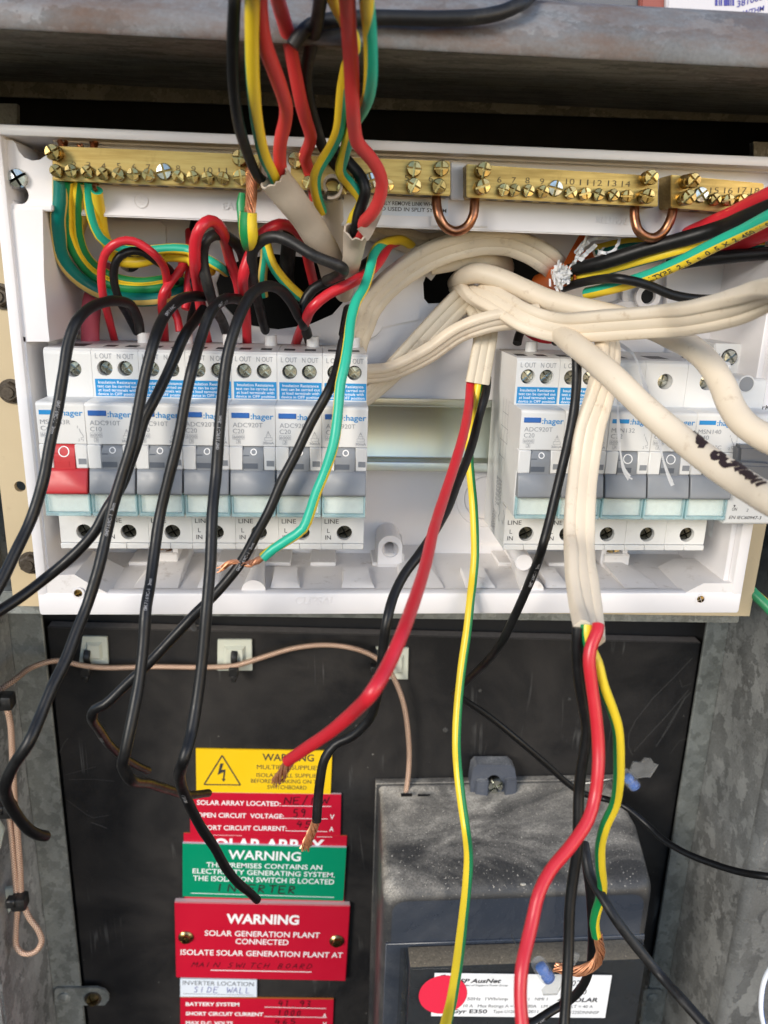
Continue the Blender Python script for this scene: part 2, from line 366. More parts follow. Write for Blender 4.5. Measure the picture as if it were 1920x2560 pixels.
def screw(bm, c, ax, R, h, cross=True, rot=.4, dome=.25, slot=.28, depth=.55, mat=0, threads=0):
    """screw head standing h proud along ax, a real cross (or slot) cut between raised segments"""
    ax = V(ax).normalized(); a = V((0, 0, 1)) if abs(ax.z) < .9 else V((1, 0, 0))
    a = (a-ax*a.dot(ax)).normalized(); b = ax.cross(a); c = V(c); d = R*depth
    prof = [(0, R*.93)]
    if threads:
        for i in range(threads): prof += [(h*.55*(i+.2)/threads, R*.94), (h*.55*(i+.6)/threads, R*.86), (h*.55*(i+1)/threads, R*.94)]
    lathe(bm, c, ax, prof+[(h*.6, R), (h-d, R)], 24, mat)
    segs = 4 if cross else 2; s = R*slot/2
    for k in range(segs):
        t0 = rot+2*PI*k/segs; n = 9 if cross else 15; span = 2*PI/segs; lo = []; hi = []
        off = math.asin(min(.95, s/R))
        pts = []
        for i in range(n):
            t = t0+off+(span-2*off)*i/(n-1); pts.append((math.cos(t)*R, math.sin(t)*R))
        tm = t0+span/2
        inner = (math.cos(tm)*s*(1.414 if cross else 1), math.sin(tm)*s*(1.414 if cross else 1))
        if cross: base = pts+[inner]
        else: base = pts
        k1 = [bm.verts.new(c+ax*(h-d)+a*x+b*y) for x, y in base]
        k2 = [bm.verts.new(c+ax*(h-R*.12)+a*x+b*y) for x, y in base]
        k3 = [bm.verts.new(c+ax*(h+R*dome*(1-.5*math.hypot(x, y)/R))+a*(x*.86+math.cos(tm)*s*.2)+b*(y*.86+math.sin(tm)*s*.2)) for x, y in base]
        m = len(base)
        for p, q in ((k1, k2), (k2, k3)):
            for i in range(m):
                f = bm.faces.new((p[i], p[(i+1) % m], q[(i+1) % m], q[i])); f.material_index = mat
        f = bm.faces.new(k3); f.material_index = mat

# ---- lettering
_T = {}
def glyphs(s, bold=0., shear=0.):
    k = (s, bold, shear)
    if k not in _T:
        c = bpy.data.curves.new('t', 'FONT'); c.body = s; c.size = 1; c.offset = bold; c.shear = shear; c.resolution_u = 3
        o = bpy.data.objects.new('t', c); COL.objects.link(o)
        bpy.context.view_layer.update()
        me = o.evaluated_get(bpy.context.evaluated_depsgraph_get()).to_mesh()
        vs = [(a.co.x, a.co.y) for a in me.vertices]; fs = [tuple(p.vertices) for p in me.polygons]
        bpy.data.objects.remove(o); bpy.data.curves.remove(c)
        if not vs: vs = [(0, 0)]
        x0 = min(a[0] for a in vs); vs = [(a[0]-x0, a[1]) for a in vs]
        _T[k] = (vs, fs, max(a[0] for a in vs))
    return _T[k]
CAP = .7
def text(bm, s, o, right, up, cap, width=None, align='L', bold=0., shear=0., mat=0):
    vs, fs, w = glyphs(s, bold, shear); sy = cap/CAP; sx = (width/w) if width else sy
    o = V(o); right = V(right); up = V(up)
    dx = {'L': 0, 'C': -w*sx/2, 'R': -w*sx}[align]
    nv = [bm.verts.new(o+right*(x*sx+dx)+up*(y*sy)) for x, y in vs]
    for f in fs:
        try: q = bm.faces.new([nv[i] for i in f]); q.material_index = mat
        except ValueError: pass
X_, Z_ = V((1, 0, 0)), V((0, 0, 1))
def text_px(bm, s, a, b, cap_px, Y, bold=0., shear=0., mat=0):
    """a line of lettering on the plane Y whose baseline runs between two photo pixels"""
    p = P(*a, Y); q = P(*b, Y); r = (q-p); w = r.length; r.normalize(); up = V((-r.z, 0, r.x))
    cap = (P(a[0], a[1]-cap_px, Y)-p).length
    text(bm, s, p, r, up, cap, w, 'L', bold, shear, mat)
def ribbon(bm, pts, wd, nrm=(0, -1, 0), mat=0, th=0.):
    """flat stroke along 3-D points, lying across nrm; pts may carry their own normals"""
    pr = None; n = len(pts)
    P3 = [V(p[0]) if isinstance(p, tuple) and not isinstance(p[0], (int, float)) else V(p) for p in pts]
    N3 = [V(p[1]) if isinstance(p, tuple) and not isinstance(p[0], (int, float)) else V(nrm) for p in pts]
    for i in range(n):
        t = (P3[min(n-1, i+1)]-P3[max(0, i-1)])
        s = t.cross(N3[i])
        s = s.normalized() if s.length > 1e-6 else V((1, 0, 0))
        w = wd if not callable(wd) else wd(i/(n-1))
        a, b = bm.verts.new(P3[i]+s*w/2), bm.verts.new(P3[i]-s*w/2)
        if pr:
            f = bm.faces.new((pr[0], pr[1], b, a)); f.material_index = mat
        pr = (a, b)
def line_px(bm, a, b, wd, Y, mat=0):
    ribbon(bm, [P(*a, Y), P(*b, Y)], wd, mat=mat)
HAND = {'N': [[(0, 0), (.05, 1), (.75, 0), (.8, 1.05)]], 'E': [[(.7, 1), (0, 1), (0, 0), (.7, 0)], [(0, .5), (.55, .55)]], '/': [[(0, -.2), (.5, 1.25)]],
        'W': [[(0, 1), (.2, 0), (.45, .7), (.7, 0), (.95, 1)]], '5': [[(.6, 1), (.1, 1), (.05, .55), (.45, .6), (.6, .3), (.4, 0), (0, .05)]],
        '9': [[(.6, .8), (.3, 1), (.05, .75), (.3, .5), (.6, .75), (.55, .4), (.4, 0)]], '4': [[(.3, 1), (0, .4), (.65, .45)], [(.5, .8), (.45, 0)]],
        'I': [[(.15, 0), (.2, 1)]], 'V': [[(0, 1), (.3, 0), (.65, 1)]], 'R': [[(0, 0), (.05, 1), (.5, .95), (.55, .65), (.05, .5), (.6, 0)]],
        'T': [[(0, 1), (.8, 1)], [(.4, 1), (.35, 0)]], 'M': [[(0, 0), (.1, 1), (.4, .4), (.7, 1), (.8, 0)]], 'A': [[(0, 0), (.35, 1), (.7, 0)], [(.15, .4), (.6, .42)]],
        'S': [[(.6, .9), (.3, 1), (.05, .75), (.5, .4), (.4, .05), (0, .1)]], 'C': [[(.6, .9), (.25, 1), (0, .5), (.25, 0), (.6, .1)]],
        'H': [[(0, 0), (.05, 1)], [(.6, 0), (.65, 1)], [(0, .5), (.65, .5)]], 'B': [[(0, 0), (.05, 1), (.45, .9), (.45, .6), (.05, .5), (.55, .35), (.5, .05), (0, 0)]],
        'O': [[(.3, 1), (.05, .7), (.05, .3), (.3, 0), (.6, .3), (.6, .7), (.3, 1)]], 'D': [[(0, 0), (.1, 1), (.5, .85), (.7, .5), (.5, .1), (0, 0)]],
        'L': [[(0, 1), (0, 0), (.55, 0)]], '1': [[(.1, .8), (.25, 1), (.2, 0)]], '3': [[(0, .95), (.4, 1), (.45, .7), (.15, .52), (.5, .35), (.4, 0), (0, .05)]],
        '0': [[(.3, 1), (.03, .6), (.1, .1), (.35, 0), (.55, .4), (.5, .85), (.3, 1)]], '6': [[(.5, 1), (.15, .7), (.05, .25), (.3, 0), (.55, .25), (.35, .5), (.1, .35)]], ' ': [], '.': [[(.1, 0), (.2, .06)]]}
def hand_px(bm, s, a, b, cap_px, Y, wd, slant=0., mat=0):
    p = P(*a, Y); q = P(*b, Y); r = (q-p); w = r.length; r.normalize(); up = V((-r.z, 0, r.x)); cap = (P(a[0], a[1]-cap_px, Y)-p).length
    adv = w/len(s)
    for i, ch in enumerate(s):
        j = random.uniform(-.06, .06)
        for st in HAND.get(ch, []):
            fine = []
            for (x0, y0), (x1, y1) in zip(st, st[1:]):
                for k in range(4): fine.append((x0+(x1-x0)*k/4, y0+(y1-y0)*k/4))
            fine.append(st[-1])
            ribbon(bm, [p+r*(adv*(i+.1+x*.9)+slant*y*cap)+up*(cap*(y+j*.6)) for x, y in fine], wd, mat=mat)

# ---- wires, tubes and flat cables
def spline(pts, step=2.5):
    pts = [V(p) for p in pts]; ext = [pts[0]*2-pts[1]]+pts+[pts[-1]*2-pts[-2]]; out = []; par = []
    for i in range(1, len(ext)-2):
        p0, p1, p2, p3 = ext[i-1:i+3]
        t0 = 0; t1 = t0+max(.01, (p1-p0).length)**.5; t2 = t1+max(.01, (p2-p1).length)**.5; t3 = t2+max(.01, (p3-p2).length)**.5
        n = max(2, min(24, int((p2-p1).length/step)))
        for k in range(n):
            t = t1+(t2-t1)*k/n
            a1 = p0*((t1-t)/(t1-t0))+p1*((t-t0)/(t1-t0)); a2 = p1*((t2-t)/(t2-t1))+p2*((t-t1)/(t2-t1)); a3 = p2*((t3-t)/(t3-t2))+p3*((t-t2)/(t3-t2))
            b1 = a1*((t2-t)/(t2-t0))+a2*((t-t0)/(t2-t0)); b2 = a2*((t3-t)/(t3-t1))+a3*((t-t1)/(t3-t1))
            out.append(b1*((t2-t)/(t2-t1))+b2*((t-t1)/(t2-t1))); par.append(i-1+k/n)
    out.append(pts[-1]); par.append(len(pts)-1)
    return out, par
def keyed(keys, x):
    if isinstance(keys, (int, float)): return keys
    if x <= keys[0][0]: return keys[0][1]
    for (a, p), (b, q) in zip(keys, keys[1:]):
        if x <= b: return p+(q-p)*(x-a)/(b-a)
    return keys[-1][1]
def frames(pts, par, twist=0.):
    fr = []; n_prev = None; N = len(pts)
    for i in range(N):
        t = (pts[min(N-1, i+1)]-pts[max(0, i-1)]).normalized()
        ref = V((0, -1, 0)); pj = ref-t*ref.dot(t); wgt = pj.length
        if n_prev is None: n = pj if wgt > .05 else V((0, 0, 1))-t*t.z
        else:
            tr = n_prev-t*n_prev.dot(t)
            n = tr.normalized()*.5+pj*wgt
            if n.length < .02: n = tr
        n.normalize(); n_prev = n; b = n.cross(t)
        a = math.radians(keyed(twist, par[i])); fr.append((pts[i], t, n*math.cos(a)+b*math.sin(a), b*math.cos(a)-n*math.sin(a)))
    return fr
def tube(bm, pts, rn, rb=None, N=14, stripe=None, twist=0., scale=1., cap=True, step=2.5, shape=None, wob=0.):
    """round or flat tube; angle 0 faces the viewer, +90 the right hand of a falling wire; stripe = [(from, to, material)]"""
    sp, par = spline(pts, step); fr = frames(sp, par, twist); rb = rb or rn; rings = []; uvl = bm.loops.layers.uv.get('UVMap') or bm.loops.layers.uv.new('UVMap')
    L = 0; Ls = []; ph = random.uniform(0, 6)
    for i, (p, t, n, b) in enumerate(fr):
        if i: L += (p-fr[i-1][0]).length
        Ls.append(L); k = keyed(scale, par[i])
        if wob: k *= 1+wob*math.sin(L*.21+ph)+wob*.6*math.sin(L*.53+ph*2)
        rg = []
        for j in range(N):
            a = 2*PI*j/N
            if shape: x, y = shape(a)
            else: x, y = math.sin(a), math.cos(a)
            rg.append(bm.verts.new(p+n*(y*rn*k)+b*(x*rb*k)))
        rings.append(rg)
    for i in range(len(rings)-1):
        for j in range(N):
            f = bm.faces.new((rings[i][j], rings[i][(j+1) % N], rings[i+1][(j+1) % N], rings[i+1][j]))
            if stripe:
                c = ((j+.5)/N*360)
                for a0, a1, m in stripe:
                    if (c-a0) % 360 < (a1-a0): f.material_index = m
            for lp, (uu, vv) in zip(f.loops, ((j/N, Ls[i]), ((j+1)/N, Ls[i]), ((j+1)/N, Ls[i+1]), (j/N, Ls[i+1]))): lp[uvl].uv = (uu, vv)
    if cap:
        bm.faces.new(rings[0][::-1]); bm.faces.new(rings[-1])
    bmesh.ops.recalc_face_normals(bm, faces=bm.faces[:])
    return fr
def flat3(a):
    """three cores under one flat sheath: two shallow grooves on either face"""
    s, c = math.sin(a), math.cos(a)
    x = math.copysign(abs(s)**.6, s); y = math.copysign(abs(c)**.4, c)
    d = abs(abs(x)-.34)
    if d < .14: y *= 1-.265*(math.cos(d/.14*PI)+1)/2
    return x, y
def pxpath(uv, Yk):
    return [P(u, v, keyed(Yk, i)) for i, (u, v) in enumerate(uv)]
def runon(pts, uv):
    """a wire that leaves the photo carries on for a hand's breadth beyond it"""
    out = lambda q: q[0] < 0 or q[0] > 1659 or q[1] < 0 or q[1] > 2212
    pts = list(pts)
    for last in (True, False):
        a, b = (pts[-1], pts[-2]) if last else (pts[0], pts[1])
        if not out(uv[-1] if last else uv[0]): continue
        d = (a-b).normalized(); g = V((0, .35, -.25)) if d.z < .5 else V((0, .5, .1))
        e = [a+d*35+g*8, a+d*75+g*34]
        pts = pts+e if last else e[::-1]+pts
    return pts
def strands(bm, pts, R, n=9, turns=1.2, r=.38, fray=0.):
    """bare copper: two shells of fine twisted strands about a path"""
    n = int(n*1.9); r = r*.62
    sp, par = spline(pts, 1.2); fr = frames(sp, par); N = len(sp)
    for k in range(n):
        inner = k < n//3; m = n//3 if inner else n-n//3
        a0 = 2*PI*k/m+random.uniform(-.2, .2); rad = (R-r)*(.45 if inner else 1); q = []
        jx = V((random.uniform(-1, 1), random.uniform(-1, 1), random.uniform(-1, 1))); cut = N-random.choice((0, 0, 0, 1, 2))
        for i in range(0, cut, 2):
            p, t, nn, b = fr[i]; f = i/(N-1); a = a0+turns*2*PI*f
            q.append(p+(nn*math.cos(a)+b*math.sin(a))*rad*(1+.3*fray*f*f)+jx*fray*f*f*R*1.2)
        if len(q) > 1: tube(bm, q, r, N=5, step=1.5)
def print_on(bm, fr, s, f0, cap, radius, ang=0., flip=False, mat=0, sx=1.):
    """small printing that follows a wire, facing ang"""
    N = len(fr); a = math.radians(ang); step = cap*.8*sx; cum = [0]
    for q0, q1 in zip(fr, fr[1:]): cum.append(cum[-1]+(q1[0]-q0[0]).length)
    s_at = f0*cum[-1]; i = 0
    seq = s if not flip else s[::-1]
    for ch in seq:
        while i < N-2 and cum[i+1] < s_at: i += 1
        if s_at >= cum[-1]: break
        p, t, n, b = fr[i]; p = p+(fr[i+1][0]-p)*((s_at-cum[i])/max(1e-6, cum[i+1]-cum[i])); o = n*math.cos(a)+b*math.sin(a); side = o.cross(t)
        pos = p+o*(radius+.07)
        if ch != ' ':
            vs, fs, w = glyphs(ch, .02)
            right, up = (t, -side) if not flip else (-t, side)
            if right.cross(up).dot(o) < 0: up = -up
            nv = [bm.verts.new(pos+right*((x-w/2)*cap/CAP*sx)+up*((y-.35)*cap/CAP)-o*(((y-.35)*cap/CAP)**2/(2*radius))) for x, y in vs]
            for f in fs:
                try: bm.faces.new([nv[k] for k in f]).material_index = mat
                except ValueError: pass
        s_at += step
def PZ(u, v, z):
    K = 1920/1659
    d = FW+RT*((u*K-960)/FPX)+UP*((1280-v*K)/FPX)
    return CAM+d*((z-CAM.z)/d.z)

# ================================================================== the metal box
Y_BOARD, Y_FRONT = 177., 100.
XL, XR = -91., 382.
cab = thing('meter_box', 'weathered galvanised steel meter box standing open around the white panel and black board', 'meter box', (145, 180, -520))
b = BM(); box(b, XL-3, XL, Y_FRONT-1, 190, -560, 175); part('left_wall', b, M['galvdark'], cab)
b = BM(); box(b, XR, XR+3, Y_FRONT+6, 190, -560, 175); part('right_wall', b, M['galvdark'], cab)
b = BM(); ext = [(XR+6-6*math.cos(a), Y_FRONT+6-6*math.sin(a)) for a in [PI/2*i/7 for i in range(8)]]+[(XR+150, Y_FRONT-3), (XR+150, Y_FRONT+3), (XR+7, Y_FRONT+6)]
vs0 = [b.verts.new((x, y, -560)) for x, y in ext]; vs1 = [b.verts.new((x, y, 175)) for x, y in ext]
b.faces.new(vs0); b.faces.new(vs1[::-1])
ne = len(ext)
for i in range(ne): b.faces.new((vs0[i], vs1[i], vs1[(i+1) % ne], vs0[(i+1) % ne]))
bmesh.ops.recalc_face_normals(b, faces=b.faces[:]); part('front_return', b, M['galvwall'], cab, ang=60)
b = BM(); ext_x(b, [(Y_FRONT-4, -560), (Y_FRONT-4, 175), (Y_FRONT-1, 175), (Y_FRONT-1, -560)], XL-150, XL-1); part('front_return', b, M['galvdark'], cab)
b = BM(); box(b, XL, -70.5, 171.5, 174, -560, 150, .5); part('flange', b, M['galvflange'], cab)
b = BM(); box(b, 366.3, XR, 171.5, 174, -560, 150, .5); part('flange', b, M['galvflange'], cab)
b = BM(); box(b, XL, XR, 189, 191, -560, 175); part('back_sheet', b, M['dark'], cab)  # real back of the box, coloured near black for the cavity's shade
# roof: a folded sheet whose front lip droops towards the viewer
YL = -35.
pl, pr = P(0, 62, YL), P(1659, 147, YL); e = (pr-pl).normalized(); A0, A1 = pl-e*120, pr+e*140
zback = P(800, 218, 184).z
def roofprof(p): return [(p.y, p.z), (p.y-.6, p.z+.8), (p.y+.2, p.z+6.5), (p.y+1.6, p.z+8.2), (p.y+9, p.z+16.5), (p.y+14, p.z+19), (p.y+26, p.z+20), (p.y+26, p.z+17.5), (p.y+13, p.z+16.5), (p.y+3, p.z+7.2), (p.y+1.4, p.z+1.2)]
b = BM(); q0 = [b.verts.new((A0.x, y, z)) for y, z in roofprof(A0)]; q1 = [b.verts.new((A1.x, y, z)) for y, z in roofprof(A1)]
b.faces.new(q0); b.faces.new(q1[::-1])
for i in range(len(q0)): b.faces.new((q0[i], q1[i], q1[(i+1) % len(q0)], q0[(i+1) % len(q0)]))
bmesh.ops.recalc_face_normals(b, faces=b.faces[:]); part('roof_lip', b, M['lip'], cab, ang=55)
b = BM(); hexa(b, [V((A0.x, A0.y+1.5, A0.z+1.6)), V((A1.x, A1.y+1.5, A1.z+1.6)), V((A1.x, A1.y+1.5, A1.z+.2)), V((A0.x, A0.y+1.5, A0.z+.2)),
               V((A0.x-160, 189, zback+4)), V((A1.x+160, 189, zback+4)), V((A1.x+160, 189, zback)), V((A0.x-160, 189, zback))])
part('roof_sheet', b, M['roofunder'], cab)
# small return strip along the roof's rear edge, with a cleat at either end
b = BM(); za = P(0, 205, 150).z; zb_ = P(1659, 258, 150).z
hexa(b, [V((XL, 150, za+6)), V((XR, 150, zb_+6)), V((XR, 150, zb_-1)), V((XL, 150, za-1)), V((XL, 152, za+6)), V((XR, 152, zb_+6)), V((XR, 152, zb_-1)), V((XL, 152, za-1))])
part('roof_return', b, M['roofunder'], cab)
b = BM(); slab(b, [(-60, 222), (36, 224), (36, 268), (-60, 268)], 120, 124); part('cleat', b, M['galvdark'], cab)
b = BM(); slab(b, [(1628, 306), (1720, 308), (1720, 350), (1628, 348)], 120, 124); part('cleat', b, M['galvdark'], cab)
# turn-buckle latches riveted to the flanges
def latch(q, riv, scr, lab):
    t = thing('latch', lab, 'latch', P(*q[0], 170))
    b = BM(); a = [P(u, v, 169.6) for u, v in q]; plate(b, [(p.x, p.z) for p in a], [], 169.6, 171.4); part('strap', b, M['galvflange'], t)
    b = BM(); lathe(b, P(*riv, 169.5), (0, -1, 0), [(0, 4.6), (.8, 4.3), (1.7, 2.6), (2, .2)], 20); part('rivet', b, M['galvflange'], t)
    if scr:
        b = BM(); lathe(b, P(*scr, 169.5), (0, -1, 0), [(0, 6.2), (1, 6.1)], 24); screw(b, P(*scr, 168.6), (0, -1, 0), 4.4, 2.6, mat=1); part('screw', b, [M['rust'], M['bronze']], t)
latch([(118, 2140), (122, 2135), (210, 2134), (226, 2139), (235, 2150), (235, 2160), (226, 2172), (212, 2172), (122, 2172), (118, 2168)], (139, 2155), (201, 2157), 'flat metal latch screwed across the left flange onto the black board')
latch([(1390, 2142), (1396, 2137), (1428, 2138), (1433, 2144), (1431, 2165), (1425, 2230), (1381, 2230)], (1409, 2155), None, 'flat metal latch riveted to the right flange beside the meter')

# ================================================================== boards behind
b = BM(); zb0, zb1 = P(103, 1354, Y_BOARD).z, P(1513, 1388, Y_BOARD).z
hexa(b, [V((-70, Y_BOARD, zb0)), V((367, Y_BOARD, zb1)), V((367, Y_BOARD, -560)), V((-70, Y_BOARD, -560)), V((-70, 186, zb0)), V((367, 186, zb1)), V((367, 186, -560)), V((-70, 186, -560))], .5)
for f in b.faces:
    if f.normal.z > .6 or f.calc_center_median().z > zb1+1.5 and abs(f.normal.y) < .5: f.material_index = 1
sc = lambda x, y: (1036.8+x*.375, 1157.8+y*.375)
sl_ = lambda x, y: (x*.336, 1469+y*.336)
for st, wd in (([sc(1225, 700), sc(1120, 810), sc(1000, 930), sc(900, 1060), sc(860, 1140), sc(856, 1210), sc(880, 1265)], .45), ([sc(890, 1240), sc(960, 1160), sc(1080, 1030), sc(1200, 885)], .5), ([sc(1010, 1215), sc(1090, 1100), sc(1180, 940), sc(1215, 900)], .6), ([sc(1040, 1170), sc(1120, 1030), sc(1190, 915)], .4),
               ([sc(1150, 830), sc(1165, 870), sc(1215, 850)], .4), ([sc(1090, 1260), sc(1150, 1180), sc(1190, 1170)], .35), ([sc(760, 1000), sc(800, 960)], .3),
               ([sl_(385, 470), sl_(410, 410), sl_(440, 375)], .5), ([sl_(420, 610), sl_(560, 570), sl_(615, 558)], .35), ([sl_(440, 640), sl_(600, 640), sl_(735, 652)], .35), ([sl_(430, 770), sl_(560, 870), sl_(600, 885), sl_(700, 870)], .4), ([sl_(590, 915), sl_(650, 935), sl_(690, 955)], .6), ([(1052, 1858/1.157), (1044, 1640), (1046, 1668), (1052, 1690)], .2)):
    n0 = set(b.faces); ribbon(b, [P(u, v, Y_BOARD-.04)+V((random.uniform(-.3, .3), 0, random.uniform(-.3, .3))) for u, v in st for _ in (0,)], wd)
    for f in set(b.faces)-n0: f.material_index = 2
for u, v, r in ((962, 1577, 2.0), (1037, 1492, 1.3), (1230, 1510, 1.2), (770, 1568, 1.1)):
    n0 = set(b.faces); c = P(u, v, Y_BOARD); lathe(b, c, (0, -1, 0), [(0, r), (.4, r*.8), (.5, r*.3)], 9)
    for f in set(b.faces)-n0: f.material_index = 2
single('meter_board', b, [M['board'], M['boardedge'], M['scuff']], 'black scratched meter board behind the signs and the meter', 'board')
# cream mounting plate behind the white panel
plt = thing('mounting_plate', 'cream painted steel plate behind the white panel with bolts and holes in its left edge', 'plate', (130, 70, -72))
b = BM(); tl, tr_, br, bl = P(-90, 259, 70), P(1700, 337, 70), P(1619, 1331, 70), P(30, 1309, 70)
hole = P(43, 1051, 70)
plate(b, [(bl.x, bl.z), (br.x, br.z), (br.x+1.5, 124), (bl.x, 124)], [ell(hole.x, hole.z, 2.6), [(20, -30), (230, -30), (230, 85), (20, 85)]], 70, 73)
part('sheet', b, M['cream'], plt)
for (u, v), lab in (((25, 845), None), ((2, 640), 'rusty bolt'), ((67, 1335-120), None)):
    b = BM(); c = P(u, v, 69.5); lathe(b, c, (0, -1, 0), [(0, 5.6), (.8, 5.6)], 24); lathe(b, c+V((0, -.8, 0)), (0, -1, 0), [(0, 4.6), (2.6, 4.6), (3.2, 3.9)], 6); lathe(b, c+V((0, -3.6, 0)), (0, -1, 0), [(0, 2.6), (1.2, 2.4)], 18)
    part('bolt', b, M['rust'], plt, label=lab)
b = BM(); c0, c1 = P(-20, 1322, 76), P(1592, 1343, 76)
hexa(b, [V((c0.x, 74, c0.z+12)), V((c1.x, 74, c1.z+12)), V((c1.x, 74, c1.z)), V((c0.x, 74, c0.z)), V((c0.x, 96, c0.z+12)), V((c1.x, 96, c1.z+12)), V((c1.x, 96, c1.z)), V((c0.x, 96, c0.z))], .6)
single('hinge_rail', b, M['galvflange'], 'thin galvanised rail running just under the white panel', 'rail')

# ================================================================== white chassis
ch = thing('switchboard_panel', 'white plastic switchboard chassis with its cover taken off', 'switchboard', (140, 66, -70))
def px2(l, Y): return [(P(u, v, Y).x, P(u, v, Y).z) for u, v in l]
h1 = px2([(284+30*math.cos(a), 550+38*math.sin(a)) for a in [2*PI*i/24 for i in range(24)]], 64)
h2 = px2([(466, 612), (478, 580), (520, 562), (590, 548), (660, 556), (735, 585), (752, 620), (740, 655), (718, 680), (668, 702), (600, 712), (545, 704), (505, 684), (474, 650)], 64)
h3 = px2([(914, 612), (920, 596), (932, 606), (944, 590), (985, 568), (1040, 556), (1110, 545), (1180, 552), (1202, 575), (1196, 602), (1150, 612), (1085, 606), (1030, 600), (1000, 606), (985, 618), (975, 640), (955, 655), (925, 656), (916, 645)], 64)
b = BM(); plate(b, [(-9, -63), (291, -63), (291, 114), (-9, 114)], [h1, h2, h3], 64, 66.5); part('back_plate', b, M['panel'], ch)
b = BM()                                                   # raised fields and corrugations of the back plate
for q, y in (([(170, 475), (357, 478), (360, 600), (152, 606)], 61.5), ([(768, 520), (906, 540), (906, 690), (766, 720)], 62.5), ([(1440, 560), (1590, 560), (1590, 700), (1440, 700)], 60), ([(1345, 620), (1425, 620), (1425, 760), (1345, 760)], 61)):
    o = px2(q, y)
    if y == 61.5:
        o = px2([(183, 478), (345, 478), (357, 488), (360, 600), (165, 606), (153, 596), (158, 540)], y); plate(b, o, [h1], y, 64.2)
    else: plate(b, o, [], y, 64.2)
part_each('raised_field', b, M['panel'], ch)
b = BM()                                                   # rim: left, right, top, bottom bands
box(b, -12, -7.6, 14, 66, -70, 117.4, 1.2, 2); box(b, 288.5, 293.8, 14, 66, -70.5, 117.4, 1.2, 2)
box(b, -11.8, 293.6, 13.8, 65.8, 114, 117.6, .8, 2); box(b, -11.8, 293.6, 13.8, 20, -70.7, -60.6, 1.2, 2); box(b, -11.5, 293.3, 18, 66, -70.2, -64, .4)
part('rim', b, M['panel'], ch)
b = BM()                                                   # solid face at upper left, recess below it
lf = px2([(9, 452), (92, 452), (95, 600), (103, 700), (107, 738), (24, 738)], 16); plate(b, lf, [], 16, 64)
part('side_face', b, M['panel'], ch)
b = BM(); box(b, -7.6, -6.8, 16, 64, -62, 44)              # inner left wall, stepped
box(b, -6.8, -3, 40, 64, -20, 42, .3); box(b, -6.8, -2, 48, 64, -62, -21, .3)
box(b, 286, 288.5, 18, 64, -62, 110, .3)
part_each('inner_wall', b, M['panel'], ch)
b = BM(); ext_x(b, [(19, -61.2), (30, -60.9), (64, -60.4), (64, -64.2), (19, -64.2)], -7, 289)
for x0, x1 in ((18, 44), (58, 92), (101, 113), (130, 141), (190, 205), (214, 236)): box(b, x0, x1, 46, 63.5, -60.6, -58.6, .4)
part('floor', b, M['floor'], ch)
b = BM()                                                   # corner blocks and slanted ribs at the bottom
plate(b, px2([(86, 1244), (161, 1241), (191, 1260), (240, 1285), (240, 1292), (86, 1292)], 14.5), [], 14.5, 44)
plate(b, px2([(1449, 1296), (1520, 1260), (1590, 1260), (1592, 1300), (1449, 1303)], 14.5), [], 14.5, 46)
for q in ([(322, 1240), (388, 1240), (396, 1285), (300, 1285)], [(1326, 1238), (1368, 1236), (1400, 1294), (1326, 1294)], [(868, 1232), (930, 1234), (952, 1286), (860, 1286)]):
    o = [P(u, v, 30) for u, v in q]; hexa(b, [V((o[0].x, 44, -58)), V((o[1].x, 44, -58)), V((o[2].x, 19.5, -60.7)), V((o[3].x, 19.5, -60.7)), V((o[0].x, 63.8, -56)), V((o[1].x, 63.8, -56)), V((o[2].x, 63.8, -62)), V((o[3].x, 63.8, -62))], .3)
for u in (548, 1148):                                      # half-round posts that flare towards the rim
    c = P(u, 1292, 17); lathe(b, (c.x, 17, -61), (0, 1, .05), [(0, 5.2), (20, 3.4), (46, 2.6)], 20)
for u0, u1 in ((432, 470), (588, 640), (742, 800), (1008, 1060), (1180, 1220)):
    o = [P(u, 1284, 21) for u in (u0, u1)]; hexa(b, [V((o[0].x, 24, -58.6)), V((o[1].x, 24, -58.9)), V((o[1].x+2, 19.8, -60.8)), V((o[0].x-1, 19.8, -60.8)), V((o[0].x, 40, -58.4)), V((o[1].x, 40, -58.4)), V((o[1].x, 40, -61)), V((o[0].x, 40, -61))], .2)
for u in (356, 843, 1327):
    o = P(u, 1235, 46); hexa(b, [V((o.x-6.3, 45, -54)), V((o.x+6.3, 45, -54)), V((o.x+6.3, 45, -61)), V((o.x-6.3, 45, -61)), V((o.x-6.3, 63.9, -50)), V((o.x+6.3, 63.9, -50)), V((o.x+6.3, 63.9, -61)), V((o.x-6.3, 63.9, -61))], .4)
part_each('corner_rib', b, M['floor'], ch)
b = BM()                                                   # carrier strip behind the brass bars
slab(b, [(113, 306), (1690, 372), (1690, 524), (113, 463)], 26, 30, .5)
slab(b, [(113, 300), (1690, 366), (1690, 372), (113, 306)], 21, 30, .3)
slab(b, [(974, 350), (1004, 352), (1004, 432), (974, 430)], 22, 27, .3)
slab(b, [(930, 466), (1055, 468), (1055, 490), (930, 488)], 24.8, 27, .3)
part('bar_carrier', b, M['panel'], ch)
b = BM()
tab = px2([(1, 302), (26, 302), (34, 310), (40, 326), (52, 340), (70, 347), (86, 345), (99, 336), (106, 322), (113, 322), (113, 455), (3, 453)], 19)
c = P(42, 420, 19); plate(b, tab, [ell(c.x, c.z, 3.3)], 19, 40)
slab(b, [(4, 440), (113, 442), (113, 456), (4, 454)], 16.5, 20, .4); slab(b, [(-1, 300), (12, 300), (14, 450), (2, 450)], 16.8, 20, .4)
part('fixing_tab', b, M['panel'], ch)
b = BM(); screw(b, P(40, 386, 19), (0, -1, 0), 3.4, 1.6, rot=.5); part('screw', b, M['zinc'], ch)
